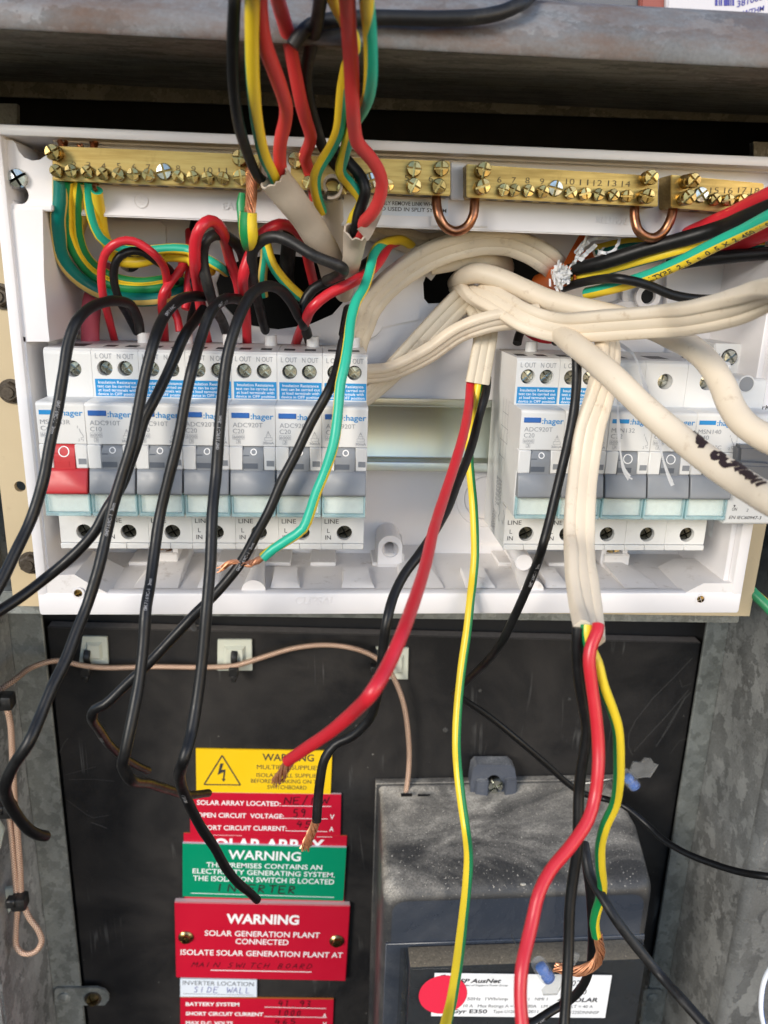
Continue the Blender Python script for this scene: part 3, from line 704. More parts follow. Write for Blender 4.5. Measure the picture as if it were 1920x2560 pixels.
for (u, v, r, y, m) in ((355, 1190, 4.6, 46, 'coppery'), (1327, 1196, 4.8, 46, 'bronze')):
    b = BM(); c = P(u, v, y); a = ell(c.x, c.z, r*1.35); plate(b, [(x, max(z, c.z-r*.6)) if z > c.z else (x, z-3) for x, z in a], [ell(c.x, c.z, r*.86)], y, 64)
    part('boss', b, M['panel'], ch)
    b = BM(); screw(b, c+V((0, 3, 0)), (0, -1, 0), r*.66, 1.8, rot=.2); part('screw', b, M[m], ch)
b = BM(); c = P(843, 1186, 44); arch = [(c.x-5.6, c.z-7.5), (c.x+5.6, c.z-7.5)]+[(c.x+5.6*math.cos(PI*i/14), c.z+1+5.6*math.sin(PI*i/14)) for i in range(15)]
plate(b, arch, [ell(c.x, c.z-.3, 4.0)], 44, 64)
lathe(b, (c.x, 44.2, c.z-.3), (0, 1, 0), [(0, 4.0), (4, 2.4), (18, 2.0)], 24, cap=False); lathe(b, (c.x, 61, c.z-.3), (0, -1, 0), [(0, 2.0), (.3, 2.0)], 18, mat=1)
part('boss', b, [M['panel'], M['dark']], ch)
b = BM(); c = P(1132, 1216, 26); lathe(b, c, (0, 1, .02), [(0, 3.5), (.4, 3.9), (38, 4.2)], 24); part('peg', b, M['panel'], ch)
b = BM(); c = P(786, 690, 63); lathe(b, c, (0, -1, 0), [(0, 9), (1.2, 8.7), (1.2, 6), (.2, 5.6)], 28, cap=False); c = P(1345, 742, 63); lathe(b, c, (0, -1, 0), [(0, 20), (3, 19)], 32)
c = P(1398, 640, 59); lathe(b, c, (0, -1, 0), [(0, 6), (1.5, 5.7), (1.5, 3.4), (-1.5, 3.2)], 24, cap=False); lathe(b, c+V((0, 1.2, 0)), (0, -1, 0), [(0, 3.2), (.2, 3.2)], 20, mat=1)
c = P(1050, 1075, 64); lathe(b, c, (0, -1, 0), [(0, 15), (1, 14.5), (1, 11), (.2, 10.6)], 32, cap=False)
part_each('boss', b, [M['panel'], M['dark']], ch)
for u, v in ((169, 1281), (1513, 1294)):
    b = BM(); lathe(b, P(u, v, 13.9), (0, -1, 0), [(0, 2.6), (.3, 2.5), (.3, 1.75), (.1, 1.7)], 22, cap=False); screw(b, P(u, v, 13.9), (0, -1, 0), 1.6, .45, mat=1); part('screw', b, [M['panel'], M['brassscrew']], ch)
# moulded words and the paper sticker on the carrier
def raised(s, a, bb, cap, Y, th, bold=.01, shear=0., m='panel', nm='moulded_lettering'):
    b = BM(); text_px(b, s, a, bb, cap, Y, bold, shear); r = bmesh.ops.extrude_face_region(b, geom=b.faces[:])
    for q in r['geom']:
        if isinstance(q, bmesh.types.BMVert): q.co.y += th
    bmesh.ops.recalc_face_normals(b, faces=b.faces[:]); part(nm, b, M[m], ch, smooth=False)
raised('EARTH', (481, 452), (545, 454), 15, 25.55, .5); raised('NEUTRAL', (1288, 481), (1355, 485), 15, 25.55, .5)
raised('CLIPSAL', (637, 1306), (722, 1306), 17, 13.6, .45, .008, .25)
b = BM(); c = P(304, 433, 25.6); lathe(b, (c.x, 25.6, c.z), (0, -1, 0), [(0, 2.75), (.05, 2.55)], 28, cap=False); lathe(b, (c.x, 25.95, c.z), (0, -1, 0), [(0, 2.8), (.35, 2.75), (.35, 2.4), (0, 2.35)], 28, cap=False)
for dz, l in ((.1, 1.5), (-.6, 1.0), (-1.2, .5)): box(b, c.x-l, c.x+l, 25.6, 26, c.z+dz-.1, c.z+dz+.12)
box(b, c.x-.12, c.x+.12, 25.6, 26, c.z+.2, c.z+1.7); part('moulded_symbol', b, M['panel'], ch, smooth=False)
b = BM(); slab(b, [(806, 428), (968, 433), (968, 469), (806, 464)], 25.8, 26.05); stk = part('sticker', b, M['signwhite'], ch)
b = BM(); text_px(b, 'ONLY REMOVE LINK WHEN', (816, 442), (946, 446), 8.5, 25.7, .006); text_px(b, 'RCD USED IN SPLIT SYSTEM', (808, 454), (964, 459.5), 8.5, 25.7, .006); part('lettering', b, M['printdk'], stk, smooth=False)
b = BM(); p0 = P(727, 1247, 52)
for s, x in (('PAT No', 0),):
    text(b, s, (p0.x, 50, -58.4), (-1, 0, 0), (0, -1, 0), 4, 20, 'L', .004)
part('moulded_lettering', b, M['panel'], ch, smooth=False)

# ---- rail
rl = BM()
prof = [(64, 13), (59.6+6, 13), (59.6+6, -13), (64, -13)]
ext_x(rl, [(56.6, 17), (56.6, 13.6), (57.2, 13.1), (62.4, 13.0), (63.2, 12.3), (63.2, -11.6), (62.4, -12.3), (57.2, -12.5), (56.6, -13), (56.6, -17), (57.8, -17), (57.8, -13.7), (64, -13.4), (64, 13.9), (57.8, 13.9), (57.8, 17)], -6.6, 285.8, .25)
single('mounting_rail', rl, M['rail'], 'yellow zinc plated steel mounting rail behind the breakers', 'rail', O=(140, 64, -17))

# ================================================================== brass bars
def bar(lab, quad, small, links, zinc, digits, cvt, rs=2.25, rlk=2.75, hs=3.2, hl=4.6, wells=True):
    q = [P(u, v, 14) for u, v in quad]
    t = thing('terminal_bar', lab, 'terminal bar', (q[0]+q[1])/2, 'brass terminal bars')
    b = BM(); hexa(b, q+[V((p.x, 26, p.z)) for p in q], .35)
    n = max(2, int((q[1].x-q[0].x)/6.2))
    brs = part('bar', b, M['brass'], t)
    b = BM()
    for i in range(n):                                     # cable tunnels in the underside
        x = q[3].x+4+(q[2].x-q[3].x-6)*i/(n-1); z = q[3].z+(q[2].z-q[3].z)*(x-q[3].x)/(q[2].x-q[3].x)
        lathe(b, (x, 19.8, z-.06), (0, 0, -1), [(0, 2.3), (.02, 2.3)], 16)
    part_each('cable_tunnel', b, M['hole'], brs)
    for l, r, h, m in ((small, rs, hs, 'brassscrew'), (links, rlk, hl, 'brassscrew'), (zinc, 2.9, 1.2, 'zinc')):
        for k, c in enumerate(l):
            hh = h*random.uniform(.85, 1.2); u, v = cvt(*c); p = P(u, v, 14-hh*.8); b = BM()
            screw(b, (p.x, 14.2, p.z), (random.uniform(-.06, .06), -1, random.uniform(-.05, .05)), r, hh, True, random.uniform(0, 1.5), .22, threads=3 if h > 2 else 0)
            part('screw', b, M[m], t)
    b = BM()
    for s, x, y in digits:
        u, v = cvt(x, y); wd = 3.4 if s == '1' else 4.6*len(s); text_px(b, s, (u-wd, v+6.5), (u+wd, v+6.7), 13, 13.9, -.006)
    part('stamped_number', b, M['stamp'], brs, smooth=False)
    return t
cB = lambda x, y: (x/3, y/3); cA = lambda x, y: (432+x/3, y/3); cC = lambda x, y: (950.5+x*.42706, y*.42706)
bar('longest brass earth bar at the left end of the panel, numbered 2 to 11', [(113, 315), (560, 334), (560, 408), (113, 389)],
    [(360, 1105), (458, 1108), (563, 1110), (665, 1122), (765, 1130), (862, 1130), (958, 1135), (1155, 1142), (1250, 1145), (1347, 1150), (1445, 1152)], [(345, 985), (1555, 1025), (1560, 1145)], [(1062, 1112)],
    [('2', 482, 1066), ('3', 575, 1068), ('4', 672, 1074), ('5', 772, 1075), ('6', 870, 1080), ('7', 962, 1083), ('8', 1155, 1090), ('9', 1255, 1095), ('10', 1350, 1103), ('11', 1445, 1106)], cB)
bar('brass bar half hidden behind the hanging wires, left of the first copper link', [(628, 335), (973, 348), (973, 423), (628, 408)],
    [(1215, 1200), (1000, 1180), (925, 1218), (700, 1180)], [(1390, 1095), (1385, 1205), (1565, 1090), (1550, 1205), (620, 1040)], [(1110, 1170)], [('5', 1340, 1152), ('6', 1495, 1157)], cA, hl=3.6)
bar('brass neutral bar between the two copper links, numbered 6 to 14', [(1008, 354), (1422, 380), (1422, 446), (1008, 426)],
    [(325, 960), (378, 962), (448, 965), (522, 967), (663, 975), (735, 980), (805, 985), (878, 988), (948, 990)], [(220, 858), (215, 945), (1068, 895), (1050, 990)], [(585, 952)],
    [('6', 300, 908), ('7', 373, 910), ('8', 442, 912), ('9', 515, 917), ('10', 658, 918), ('11', 728, 922), ('12', 797, 925), ('13', 870, 927), ('14', 940, 930)], cC, hl=6)
bar('brass neutral bar at the right end of the panel, numbered 15 to 18', [(1450, 377), (1651, 396), (1651, 466), (1450, 448)],
    [(1392, 1008), (1462, 1012), (1532, 1010), (1600, 1005)], [(1275, 910), (1258, 1000)], [(1322, 985)], [('15', 1387, 962), ('16', 1458, 963), ('17', 1528, 962), ('18', 1592, 965)], cC, hl=7.5)
for lab, pts in (('bent copper link joining the half hidden bar to the middle neutral bar', [(942, 418), (943, 440), (948, 466), (961, 489), (983.5, 500), (1008, 490), (1022, 466), (1025, 440), (1026, 420)]),
                 ('bent copper link joining the middle neutral bar to the rightmost bar', [(1371, 440), (1371, 470), (1379, 498), (1395, 511), (1411, 514), (1431, 503), (1446, 480), (1453, 456), (1454, 440)])):
    b = BM(); tube(b, pxpath(pts, [(0, 20), (2, 17), (6, 17), (8, 20)]), 1.85, N=20, step=1.2); single('copper_link', b, M['copper'], lab, 'copper link', 'copper links', ang=60)

# ================================================================== breakers
ZT, ZB, SH, W = 40.4, 21.9, 13.7, 17.7
def body(holes_top, holes_bot, notch=True, mat2='breaker'):
    b = BM(); x0, x1 = .05, W-.05
    ext_x(b, [(56, ZT-1), (54, ZT), (SH+2.2, ZT), (SH+8, ZT-.4), (SH+8, ZB-.5), (3, ZB-.5), (3, -ZB+.5), (SH+8, -ZB+.5), (SH+8, -ZT), (56, -ZT)], x0+.05, x1-.05)
    plate(b, [(x0, ZB), (x1, ZB), (x1, ZT-2.2), (x0, ZT-2.2)], [ell(x, z, r, n=22) for x, z, r in holes_top], SH, SH+8.2)
    ext_x(b, [(SH, ZT-2.3), (SH+.2, ZT-1), (SH+1.4, ZT), (SH+9, ZT+.03), (SH+9, ZT-2.3)], x0+.02, x1-.02)
    plate(b, [(x0, -ZT+2.6), (x1, -ZT+2.6), (x1, -ZB), (x0, -ZB)], [ell(x, z, r, n=22) for x, z, r in holes_bot], SH, SH+8.2)
    box(b, x0, 8.7, SH-.9, SH+8.3, -ZT, -ZT+2.4, .25); box(b, 8.85, x1, SH-.9, SH+8.3, -ZT, -ZT+2.4, .25)
    ext_x(b, [(0.9, ZB), (.15, ZB-.5), (0, ZB-1.4), (.05, 6.1), (SH+8, 6.1), (SH+8, ZB)], x0-.02, x1+.02, .18)          # printed face
    box(b, x0, 5.1, -.5, 6, -3.3, 6.0, .35); box(b, 13.1, x1, -.5, 6, -3.3, 6.0, .35)                            # cheeks beside the lever
    box(b, x0+.03, x1-.03, 1.6, 6, -ZB, -3.0, .2)
    box(b, 14.2, 17.1, -.62, -.3, -1.6, .6, mat=1)
    return b
def lever(mat):
    b = BM(); ext_x(b, [(3, 6.1), (.9, 5.9), (-.1, 4), (-.6, 1.5), (-.7, -3.5), (3, -3.5)], 5.2, 13.0, .1)
    ext_x(b, [(1.6, -3.0), (-.3, -3.2), (-1.3, -4.1), (-3.3, -11.6), (-3.2, -12.6), (-2.2, -13.1), (1.6, -13.1)], .35, W-.35, .35)
    box(b, 5.25, 7.6, -.45, .6, 1.1, 2.7, mat=1); box(b, 5.25, 10.8, -.8, .6, -2.6, -.5, mat=1)
    return b
def breaker(lab, kind, group):
    t = thing('circuit_breaker', lab, 'circuit breaker', (0, 0, 0), group)
    rc = kind.startswith('A'); ms = kind == 'MS'
    top = [(4.9, 33.1, 2.95), (12.6, 33.1, 2.95)] if rc else ([(10.6, 32.6, 3.2)] if ms else [(8.7, 32.2, 3.2)])
    bot = [(9.6, -33.4, 3.25)]
    bd = part('body', body(top, bot), [M['breaker'], M['toggle']], t)
    for (x, z, r) in top+bot:
        b = BM(); lathe(b, (x, SH+8.05, z), (0, -1, 0), [(0, r*.99), (.04, r*.99)], 22, mat=1)
        if z > 0: screw(b, (x+.3, SH+8.0, z-.1), (0, -1, 0), r*.86, 5.4 if rc or ms else 3.6, rot=random.uniform(0, 1.5), dome=.12)
        else: screw(b, (x+.15, SH+6.5, z+.1), (0, -1, -.05), r*.93, 4.2, rot=.5+z*.1+x, slot=.2)
        part('terminal_screw', b, [M['zinc'] if z > 0 else M['zincdark'], M['hole']], t)
    b = lever('x'); part('lever', b, [M['redtoggle' if ms else 'toggle'], M['toggle_dark'] if not ms else M['redtoggle']], t)
    b = BM()                                               # clear label cover with thick rim
    box(b, 1.1, W-1.1, -.5, .5, -20.6, -13.2, .15)
    lc = part('label_cover', b, M['clear'], t)
    b = BM(); box(b, .35, 1.05, -.9, 1.2, -21.6, -13.2, .15); box(b, W-1.05, W-.35, -.9, 1.2, -21.6, -13.2, .15); box(b, .35, W-.35, -1.1, .8, -22.1, -20.7, .2); box(b, 4.5, 4.9, -1.25, -1, -22, -20.9); box(b, 12.9, 13.3, -1.25, -1, -22, -20.9)
    part('cover_rim', b, M['clearedge'], lc)
    b = BM(); box(b, 1.1, W-1.1, .9, 1.5, -20.6, -13.2); part('label', b, M['labelwhite'], lc)
    b = BM(); y = -.09; R, U = X_, Z_; O = lambda x, z: V((x, y, z))
    if rc:
        text(b, ':hager', O(8.4, 16.6), R, U, 2.25, 8.6, bold=.012, mat=1)
        text(b, kind[:7], O(1.6, 13.5), R, U, 1.75, 11.3); text(b, kind[8:], O(1.6, 11.1), R, U, 1.75, 4.2)
        text(b, '6000', O(1.8, 9.1), R, U, 1.1, 3.7); text(b, '3', O(3.1, 7.3), R, U, 1.1, .9)
        text(b, 'A', O(14.4, 10.9), R, U, 1.2, 1.1); text(b, '30mA', O(12.9, 7.0), R, U, 1.0, 4.2)
        for x0, x1, z0, z1 in ((1.5, 5.8, 8.8, 10.5), (2.8, 4.3, 7.0, 8.6), (13.6, 16.4, 8.4, 9.6), (14.2, 15.8, 9.6, 10.6)):
            for a, c in (((x0, z0), (x1, z0)), ((x1, z0), (x1, z1)), ((x1, z1), (x0, z1)), ((x0, z1), (x0, z0))): ribbon(b, [O(*a), O(*c)], .1)
        part('lettering', b, [M['print'], M['bluelogo'], M['white'], M['printdk']], bd, smooth=False); b = BM(); y = SH-.09
        text(b, 'L OUT', O(1.6, 37.0-.2), R, U, 1.95, 6.2); text(b, 'N OUT', O(9.8, 37.0-.2), R, U, 1.95, 6.3)
        part('lettering', b, [M['print']], bd, smooth=False); b = BM()
        text(b, 'LINE', O(1.3, -29.3), R, U, 1.95, 5.9, mat=3); text(b, 'L', O(2.4, -33.3), R, U, 1.9, mat=3); text(b, 'IN', O(1.6, -36.3), R, U, 1.9, mat=3)
    else:
        for sgn in ((0,),):
            box(b, 1.1, 7.9, -.12, -.05, 17.2, 18.9, mat=1)
        text(b, ':hager', O(8.4, 16.9), R, U, 2.25, 8.6, bold=.012, mat=1)
        l1, l2 = {'MS': ('MSN163R', 'C63'), 'M32': ('MSN132', 'C32'), 'M40': ('MSN140', 'C40')}[kind]
        text(b, l1, O(1.2, 13.6), R, U, 1.75, 11 if ms else 9.4); text(b, l2, O(1.2, 11.2), R, U, 1.75, 4.7)
        text(b, '6000', O(1.3, 9.1), R, U, 1.1, 3.7); text(b, '3', O(2.7, 7.2), R, U, 1.1, .9)
        for x0, x1, z0, z1 in ((1.0, 5.3, 8.8, 10.5), (2.4, 3.9, 6.9, 8.6)):
            for a, c in (((x0, z0), (x1, z0)), ((x1, z0), (x1, z1)), ((x1, z1), (x0, z1)), ((x0, z1), (x0, z0))): ribbon(b, [O(*a), O(*c)], .1)
        if kind == 'M40': text(b, '40°C', O(6.3, 7.4), R, U, 1.5, 5.4)
        text(b, '1', O(14.6, 12.2), R, U, 1.0); text(b, '2', O(14.6, 7.2), R, U, 1.0)
        ribbon(b, [O(15.3, 12), O(15.5, 11), O(16.5, 9.4), O(16.5, 8.6), O(15.7, 8.5), O(15.8, 7.9), O(16.5, 7.8), O(16.4, 7.2)], .18)
    part('lettering', b, [M['print'], M['bluelogo'], M['white'], M['printdk']], bd, smooth=False); b = BM()
    rr = 1.05 if rc else 1.75; cx, cz = (9.3, 3.9) if rc else (9.0, 3.0)
    if ms: rr, cz = 1.85, 3.2
    def ly(z): return -.1-.5*min(1, max(0, (4-z)/2.5))-.12 if z < 4 else -.1+1.0*(z-4)/1.9-.12
    ribbon(b, [V((cx+rr*math.cos(a), ly(cz+rr*math.sin(a))-.05, cz+rr*math.sin(a))) for a in [2*PI*i/26 for i in range(27)]], .42, mat=2)
    part('off_mark', b, [M['print'], M['bluelogo'], M['white'], M['printdk']], bd, smooth=False)
    if rc:
        b = BM(); box(b, 1.2, 7.9, -.35, .3, 17.0, 19.0, .15); part('test_button', b, M['bluebtn'], t)
        b = BM(); box(b, .9, W-.25, SH-.12, SH+.05, ZB+.4, 29.0); stk = part('sticker', b, M['sticker'], t)
        b = BM()
        for i, s in enumerate(('Insulation Resistance', 'test can be carried out', 'at load terminals with', 'device in OFF position')):
            text(b, s, (9.2, SH-.16, 27.2-i*1.5), R, U, 1.12, (14.2, 15.2, 14.6, 15.2)[i], 'C', bold=.006)
        part('sticker_lettering', b, M['white'], stk, smooth=False)
        b = BM()
        for x in (4.4, 12.8): box(b, x-2.2, x+2.2, 23, 31, ZT-.02, ZT+.06)
        part_each('wire_entry', b, M['hole'], bd)
        b = BM(); lathe(b, (13.4, 45, ZT), (0, 0, 1), [(0, 2.6), (4.2, 2.6), (4.2, 1.9), (1, 1.9)], 18, cap=False); part('collar', b, M['breaker_side'], t)
    else:
        b = BM(); box(b, 5, 13, 22, 34, ZT-.02, ZT+.06); part_each('wire_entry', b, M['hole'], bd)
    return t
GL, GR = 'residual current breakers in the left block', 'residual current breakers in the right block'
ms = breaker('main switch breaker with a red lever at the left end of the row', 'MS', None)
r10 = breaker('x', 'ADC910T C10', GL); r20 = breaker('x', 'ADC920T C20', GL); m32 = breaker('x', 'M32', 'plain breakers in the right block'); m40 = breaker('x', 'M40', 'plain breakers in the right block')
def put(o, x, lab, group=None):
    o.location = (x*.001, 0, 0); o['label'] = lab
    if group: o['group'] = group
    return o
put(ms, 0, ms['label'])
XR0 = 183.6
put(r10, 1*W, 'C10 residual current breaker with blue sticker right beside the red levered switch')
put(dup(r10), 2*W, 'second C10 residual current breaker with blue sticker, crossed by two black wires')
put(r20, 3*W, 'C20 residual current breaker just right of the two C10 breakers')
for k, lab in ((4, 'C20 residual current breaker, fourth of the blue stickered row counted from the left'),
               (5, 'C20 residual current breaker with a diagonal black wire across its face'), (6, 'C20 residual current breaker at the right end of the left block under the green wire')):
    put(dup(r20), k*W, lab)
put(dup(r20), XR0, 'C20 residual current breaker leftmost in the right block, its printed side showing', GR)
put(dup(r20), XR0+W, 'C20 residual current breaker half covered by the cream flat cable', GR)
put(m32, XR0+2*W, 'C32 breaker with a frayed white string hanging over its lever')
put(dup(m32), XR0+3*W, 'C32 breaker under the thick cream cable with a string across it')
put(m40, XR0+4*W, 'C40 breaker at the right end of the plain breakers')
# circuit diagram and small print on the exposed flank of the right block
b = BM(); xs = XR0-.05
def fl(pts, w=.22): ribbon(b, [V((xs, y, z)) for y, z in pts], w, nrm=(-1, 0, 0))
for y0 in (22, 27, 32): fl([(y0, 22), (y0, 12), (y0-1.6, 9), (y0, 8), (y0, -2), (y0+1.5, -4), (y0, -6), (y0, -10)])
fl([(22, 16), (32, 16)]); fl([(20, 4), (34, 4), (34, 10), (20, 10), (20, 4)]); fl([(24, -3), (34, -3)])
for i in range(5):                                         # small print too fine to read: broken dashes
    z = -13
    while z > -26+i*.8:
        l = random.uniform(.6, 1.6); fl([(34-i*2.2, z), (34-i*2.2, z-l)], .7); z -= l+.6
for i in range(4):
    z = -29
    while z > -38: l = random.uniform(.5, 1.4); fl([(37-i*2+(z+29)*-.25, z), (37-i*2+(z+29-l)*-.25, z-l)], .6); z -= l+.5
fl([(27, -24), (24, -27), (27, -30), (24, -31)], .5); fl([(18, -24), (15.5, -26), (16.5, -30), (19, -29)], .5)
t_r = [o for o in COL.objects if o.get('label', '').startswith('C20 residual current breaker leftmost in the right block')][0]
o = mk('flank_printing', b, [M['print']], V((XR0, 0, 0)), False); o.parent = t_r; ORI[o] = V((XR0, 0, 0))
# isolator with a dark rotary handle at the far right
iso = thing('isolator_switch', 'wide white isolator switch with a dark handle at the right end of the breaker row', 'isolator', (XR0+5*W+20, 0, -24))
x0 = XR0+5*W+.1
b = BM(); ext_x(b, [(60, 34), (16, 34), (14.6, 33), (14.6, ZB), (1.2, ZB-.2), (.2, ZB-1.4), (.2, 6), (-.6, 4), (-.6, -8), (.2, -10), (.2, -23.5), (1, -24.4), (60, -24.4)], x0, x0+46, .3)
c = PZ(1612, 830, 28); b2 = P(1612, 830, 14.6); lathe(b, (b2.x, 14.7, b2.z), (0, -1, 0), [(0, 3.7), (.35, 3.5), (.35, 3.1), (-.2, 3.0)], 24, cap=False)
part('body', b, M['breaker'], iso)
b = BM(); lathe(b, (b2.x, 14.6, b2.z), (0, -1, 0), [(0, 3.1), (.2, 2.9)], 24); part('plug', b, M['toggle'], iso)
for v0, v1, u0, u1, us, vs, nm in ((742, 812, 1544, 1622, 1575, 772, '4'), (1119, 1162, 1532, 1614, 1580, 1128, '4')):
    b = BM(); slab(b, [(u0, v0), (u1, v0+2), (u1-4, v1+2), (u0, v1)], 34, 62, .5); part('terminal_block', b, M['breaker'], iso)
    b = BM(); pp = P(us, vs, 34); lathe(b, (pp.x, 33.95, pp.z), (0, -1, 0), [(0, 3.6), (.02, 3.6)], 24, mat=1); screw(b, (pp.x, 33.9, pp.z), (0, -1, 0), 3.1, 1, rot=.7); part('terminal_screw', b, [M['zinc'], M['hole']], iso)
b = BM(); slab(b, [(1596, 962), (1672, 966), (1672, 1062), (1590, 1062)], -5, .5, 1.2); slab(b, [(1600, 1000), (1676, 1004), (1676, 1046), (1596, 1044)], -11, -5, 1.2); part('handle', b, M['knobgrey'], iso)
b = BM(); text_px(b, 'EN IEC60947-3', (1574, 1121), (1644, 1122), 7, .1, .004, .2, 1); text_px(b, 'ON', (1581, 1103), (1592, 1103), 6.5, .1, .004, .2, 1); text_px(b, '2', (1612, 1105), (1616, 1105), 6, .1, 0, .2, 1)
p = P(1586.5, 1094, .1); b.faces.new([b.verts.new(p+V((dx, 0, dz))) for dx, dz in ((-.5, .6), (0, -.5), (.5, .6))]).material_index = 1
text_px(b, '4', (1558, 1144), (1567, 1144), 13, 33.9, .004, .1, 0); text_px(b, '4', (1547, 775), (1555, 775), 12, 33.9, .004, .1, 0)
text_px(b, 'rK', (1646, 884), (1664, 885), 9, .1, .02, 0, 1)
part('lettering', b, [M['print'], M['printdk']], iso, smooth=False)
# ================================================================== signs on the board
YS = 175.4
def sign(name, lab, quad, mat, Y=YS, edge=None, bev=.15, rows=(), lines=(), hand=(), tmat='white', cat='sign', back=176.8):
    t = thing(name, lab, cat, P(*quad[3], Y), 'safety signs on the board')
    b = BM(); slab(b, quad, Y, back, bev)
    if edge:
        for f in b.faces:
            if f.normal.y > -.5 and abs(f.normal.y) < .9: f.material_index = 1
    pl_ = part('plate', b, [M[mat], M[edge or mat]], t)
    b = BM()
    for r in rows: text_px(b, r[0], r[1], r[2], r[3], Y-.12, *(r[4:]))
    for a, c, wd in lines: line_px(b, a, c, wd, Y-.12)
    part('lettering', b, M[tmat], pl_, smooth=False)
    if hand:
        b = BM()
        for h in hand[1]: hand_px(b, h[0], h[1], h[2], h[3], Y-.14, h[4], h[5])
        part('handwriting', b, M[hand[0]], pl_, smooth=False)
    return t
A = lambda x, y: (362.9+x*.25, 1589.8+y*.25)
B = lambda x, y: (362.9+x*.25, 1883.5+y*.25)
t = sign('warning_sign', 'yellow warning sign with black triangle and lightning bolt, topmost of the signs', [A(240, 110), A(1420, 132), A(1405, 512), A(245, 486)], 'signyellow', tmat='printdk',
     rows=[('WARNING', A(815, 212), A(1260, 220), 15, .014), ('MULTIPLE SUPPLIES', A(768, 286), A(1310, 296), 9.5, 0), ('ISOLATE ALL SUPPLIES', A(763, 354), A(1310, 362), 8.5, .002),
           ('BEFORE WORKING ON THE', A(717, 404), A(1345, 414), 8.5, .002), ('SWITCHBOARD', A(858, 458), A(1197, 464), 8.5, .002)])
b = BM()
for p, q in ((A(468, 168), A(312, 420)), (A(312, 420), A(626, 424)), (A(626, 424), A(468, 168))): line_px(b, p, q, .95, YS-.12)
bolt = [A(452, 238), A(480, 237), A(462, 292), A(497, 290), A(488, 370), A(499, 372), A(479, 398), A(463, 368), A(475, 370), A(480, 312), A(428, 338)]
b.faces.new([b.verts.new(P(u, v, YS-.13)) for u, v in bolt]); part('pictogram', b, M['printdk'], t, smooth=False)
sign('solar_sign', 'red sign with only the tops of SOLAR ARRAY peeping out above the green sign', [A(135, 838), A(1547, 862), B(1522, 262), B(142, 228)], 'signred', 176.2, 'orangeedge', back=176.95,
     rows=[('SOLAR ARRAY', A(320, 985), A(1345, 998), 25, .03)], lines=[(A(370, 857), A(640, 861), .25), (A(1285, 872), A(1420, 873), .35)])
sign('solar_sign', 'red sign filled in with solar array location, open circuit voltage and short circuit current', [A(190, 486), A(1497, 505), A(1490, 862), A(192, 842)], 'signred', 175.0, 'signedge',
     rows=[('SOLAR ARRAY LOCATED:', A(250, 594), A(972, 606), 10, .016), ('OPEN CIRCUIT  VOLTAGE:', A(252, 702), A(1000, 714), 10, .016), ('SHORT CIRCUIT CURRENT:', A(262, 810), A(1025, 820), 10, .016), ('V', A(1397, 718), A(1436, 719), 10, .014), ('A', A(1392, 824), A(1430, 825), 10, .014)],
     lines=[(A(982, 604), A(1408, 609), .45), (A(1000, 711), A(1380, 717), .45), (A(1022, 820), A(1376, 826), .45)],
     hand=('redmark', [('NE/NW', A(995, 592), A(1390, 588), 15, .85, .1), ('59 0', A(1075, 700), A(1330, 702), 17, .85, .05), ('45', A(1100, 785), A(1250, 800), 14, .85, .05)]))
sign('warning_sign', 'green warning sign about an electricity generating system with INVERTER handwritten on it', [A(125, 928), A(1543, 966), B(1515, 253), B(125, 214)], 'signgreen', 174.3, 'signwhite',
     rows=[('WARNING', A(520, 1062), A(1145, 1080), 19, .02), ('THIS PREMISES CONTAINS AN', A(330, 1132), A(1330, 1158), 10.5, .01), ('ELECTRICITY GENERATING SYSTEM.', A(212, 1186), A(1440, 1222), 10.5, .01), ('THE ISOLATION SWITCH IS LOCATED', B(216, 74), B(1434, 108), 11, .01)],
     lines=[(B(198, 183), B(1437, 220), .5)], hand=('marker', [('INVERTER', B(420, 165), B(1120, 188), 16, 1.0, .05)]))
t = sign('warning_sign', 'thick red warning sign held by two screws, reading solar generation plant connected', [B(55, 262), B(1575, 292), B(1535, 945), B(70, 915)], 'signred', 172.2, 'signedge', bev=.5,
     rows=[('WARNING', B(503, 442), B(1130, 454), 19.5, .035), ('SOLAR GENERATION PLANT', B(316, 550), B(1310, 570), 11.5, .012), ('CONNECTED', B(582, 622), B(1040, 632), 11.5, .012), ('ISOLATE SOLAR GENERATION PLANT AT', B(108, 715), B(1507, 742), 11.5, .012)],
     lines=[(B(368, 849), B(1240, 865), .7)], hand=('redmark', [('MAIN SWITCH BOARD', B(195, 820), B(1250, 838), 10.5, .6, .3)]))
for x, y in ((155, 565), (1458, 596)):
    b = BM(); c = P(*B(x, y), 172.1); lathe(b, c, (0, -1, 0), [(0, 5.6), (.6, 5.5), (1.6, 4.4)], 24); screw(b, c+V((0, -.4, 0)), (0, -1, 0), 3.6, 2.4, rot=.3); part('screw', b, M['bronze'], t)
sign('location_sign', 'small white sign with SIDE WALL handwritten in blue pen', [B(105, 925), B(768, 935), B(768, 1082), B(105, 1080)], 'signwhite', 174.9, tmat='printdk',
     rows=[('INVERTER LOCATION', B(128, 975), B(740, 988), 9, -.004)], lines=[(B(132, 1052), B(735, 1064), .3)], hand=('bluepen', [('SIDE WALL', B(218, 1040), B(722, 1050), 12, .5, .1)]))
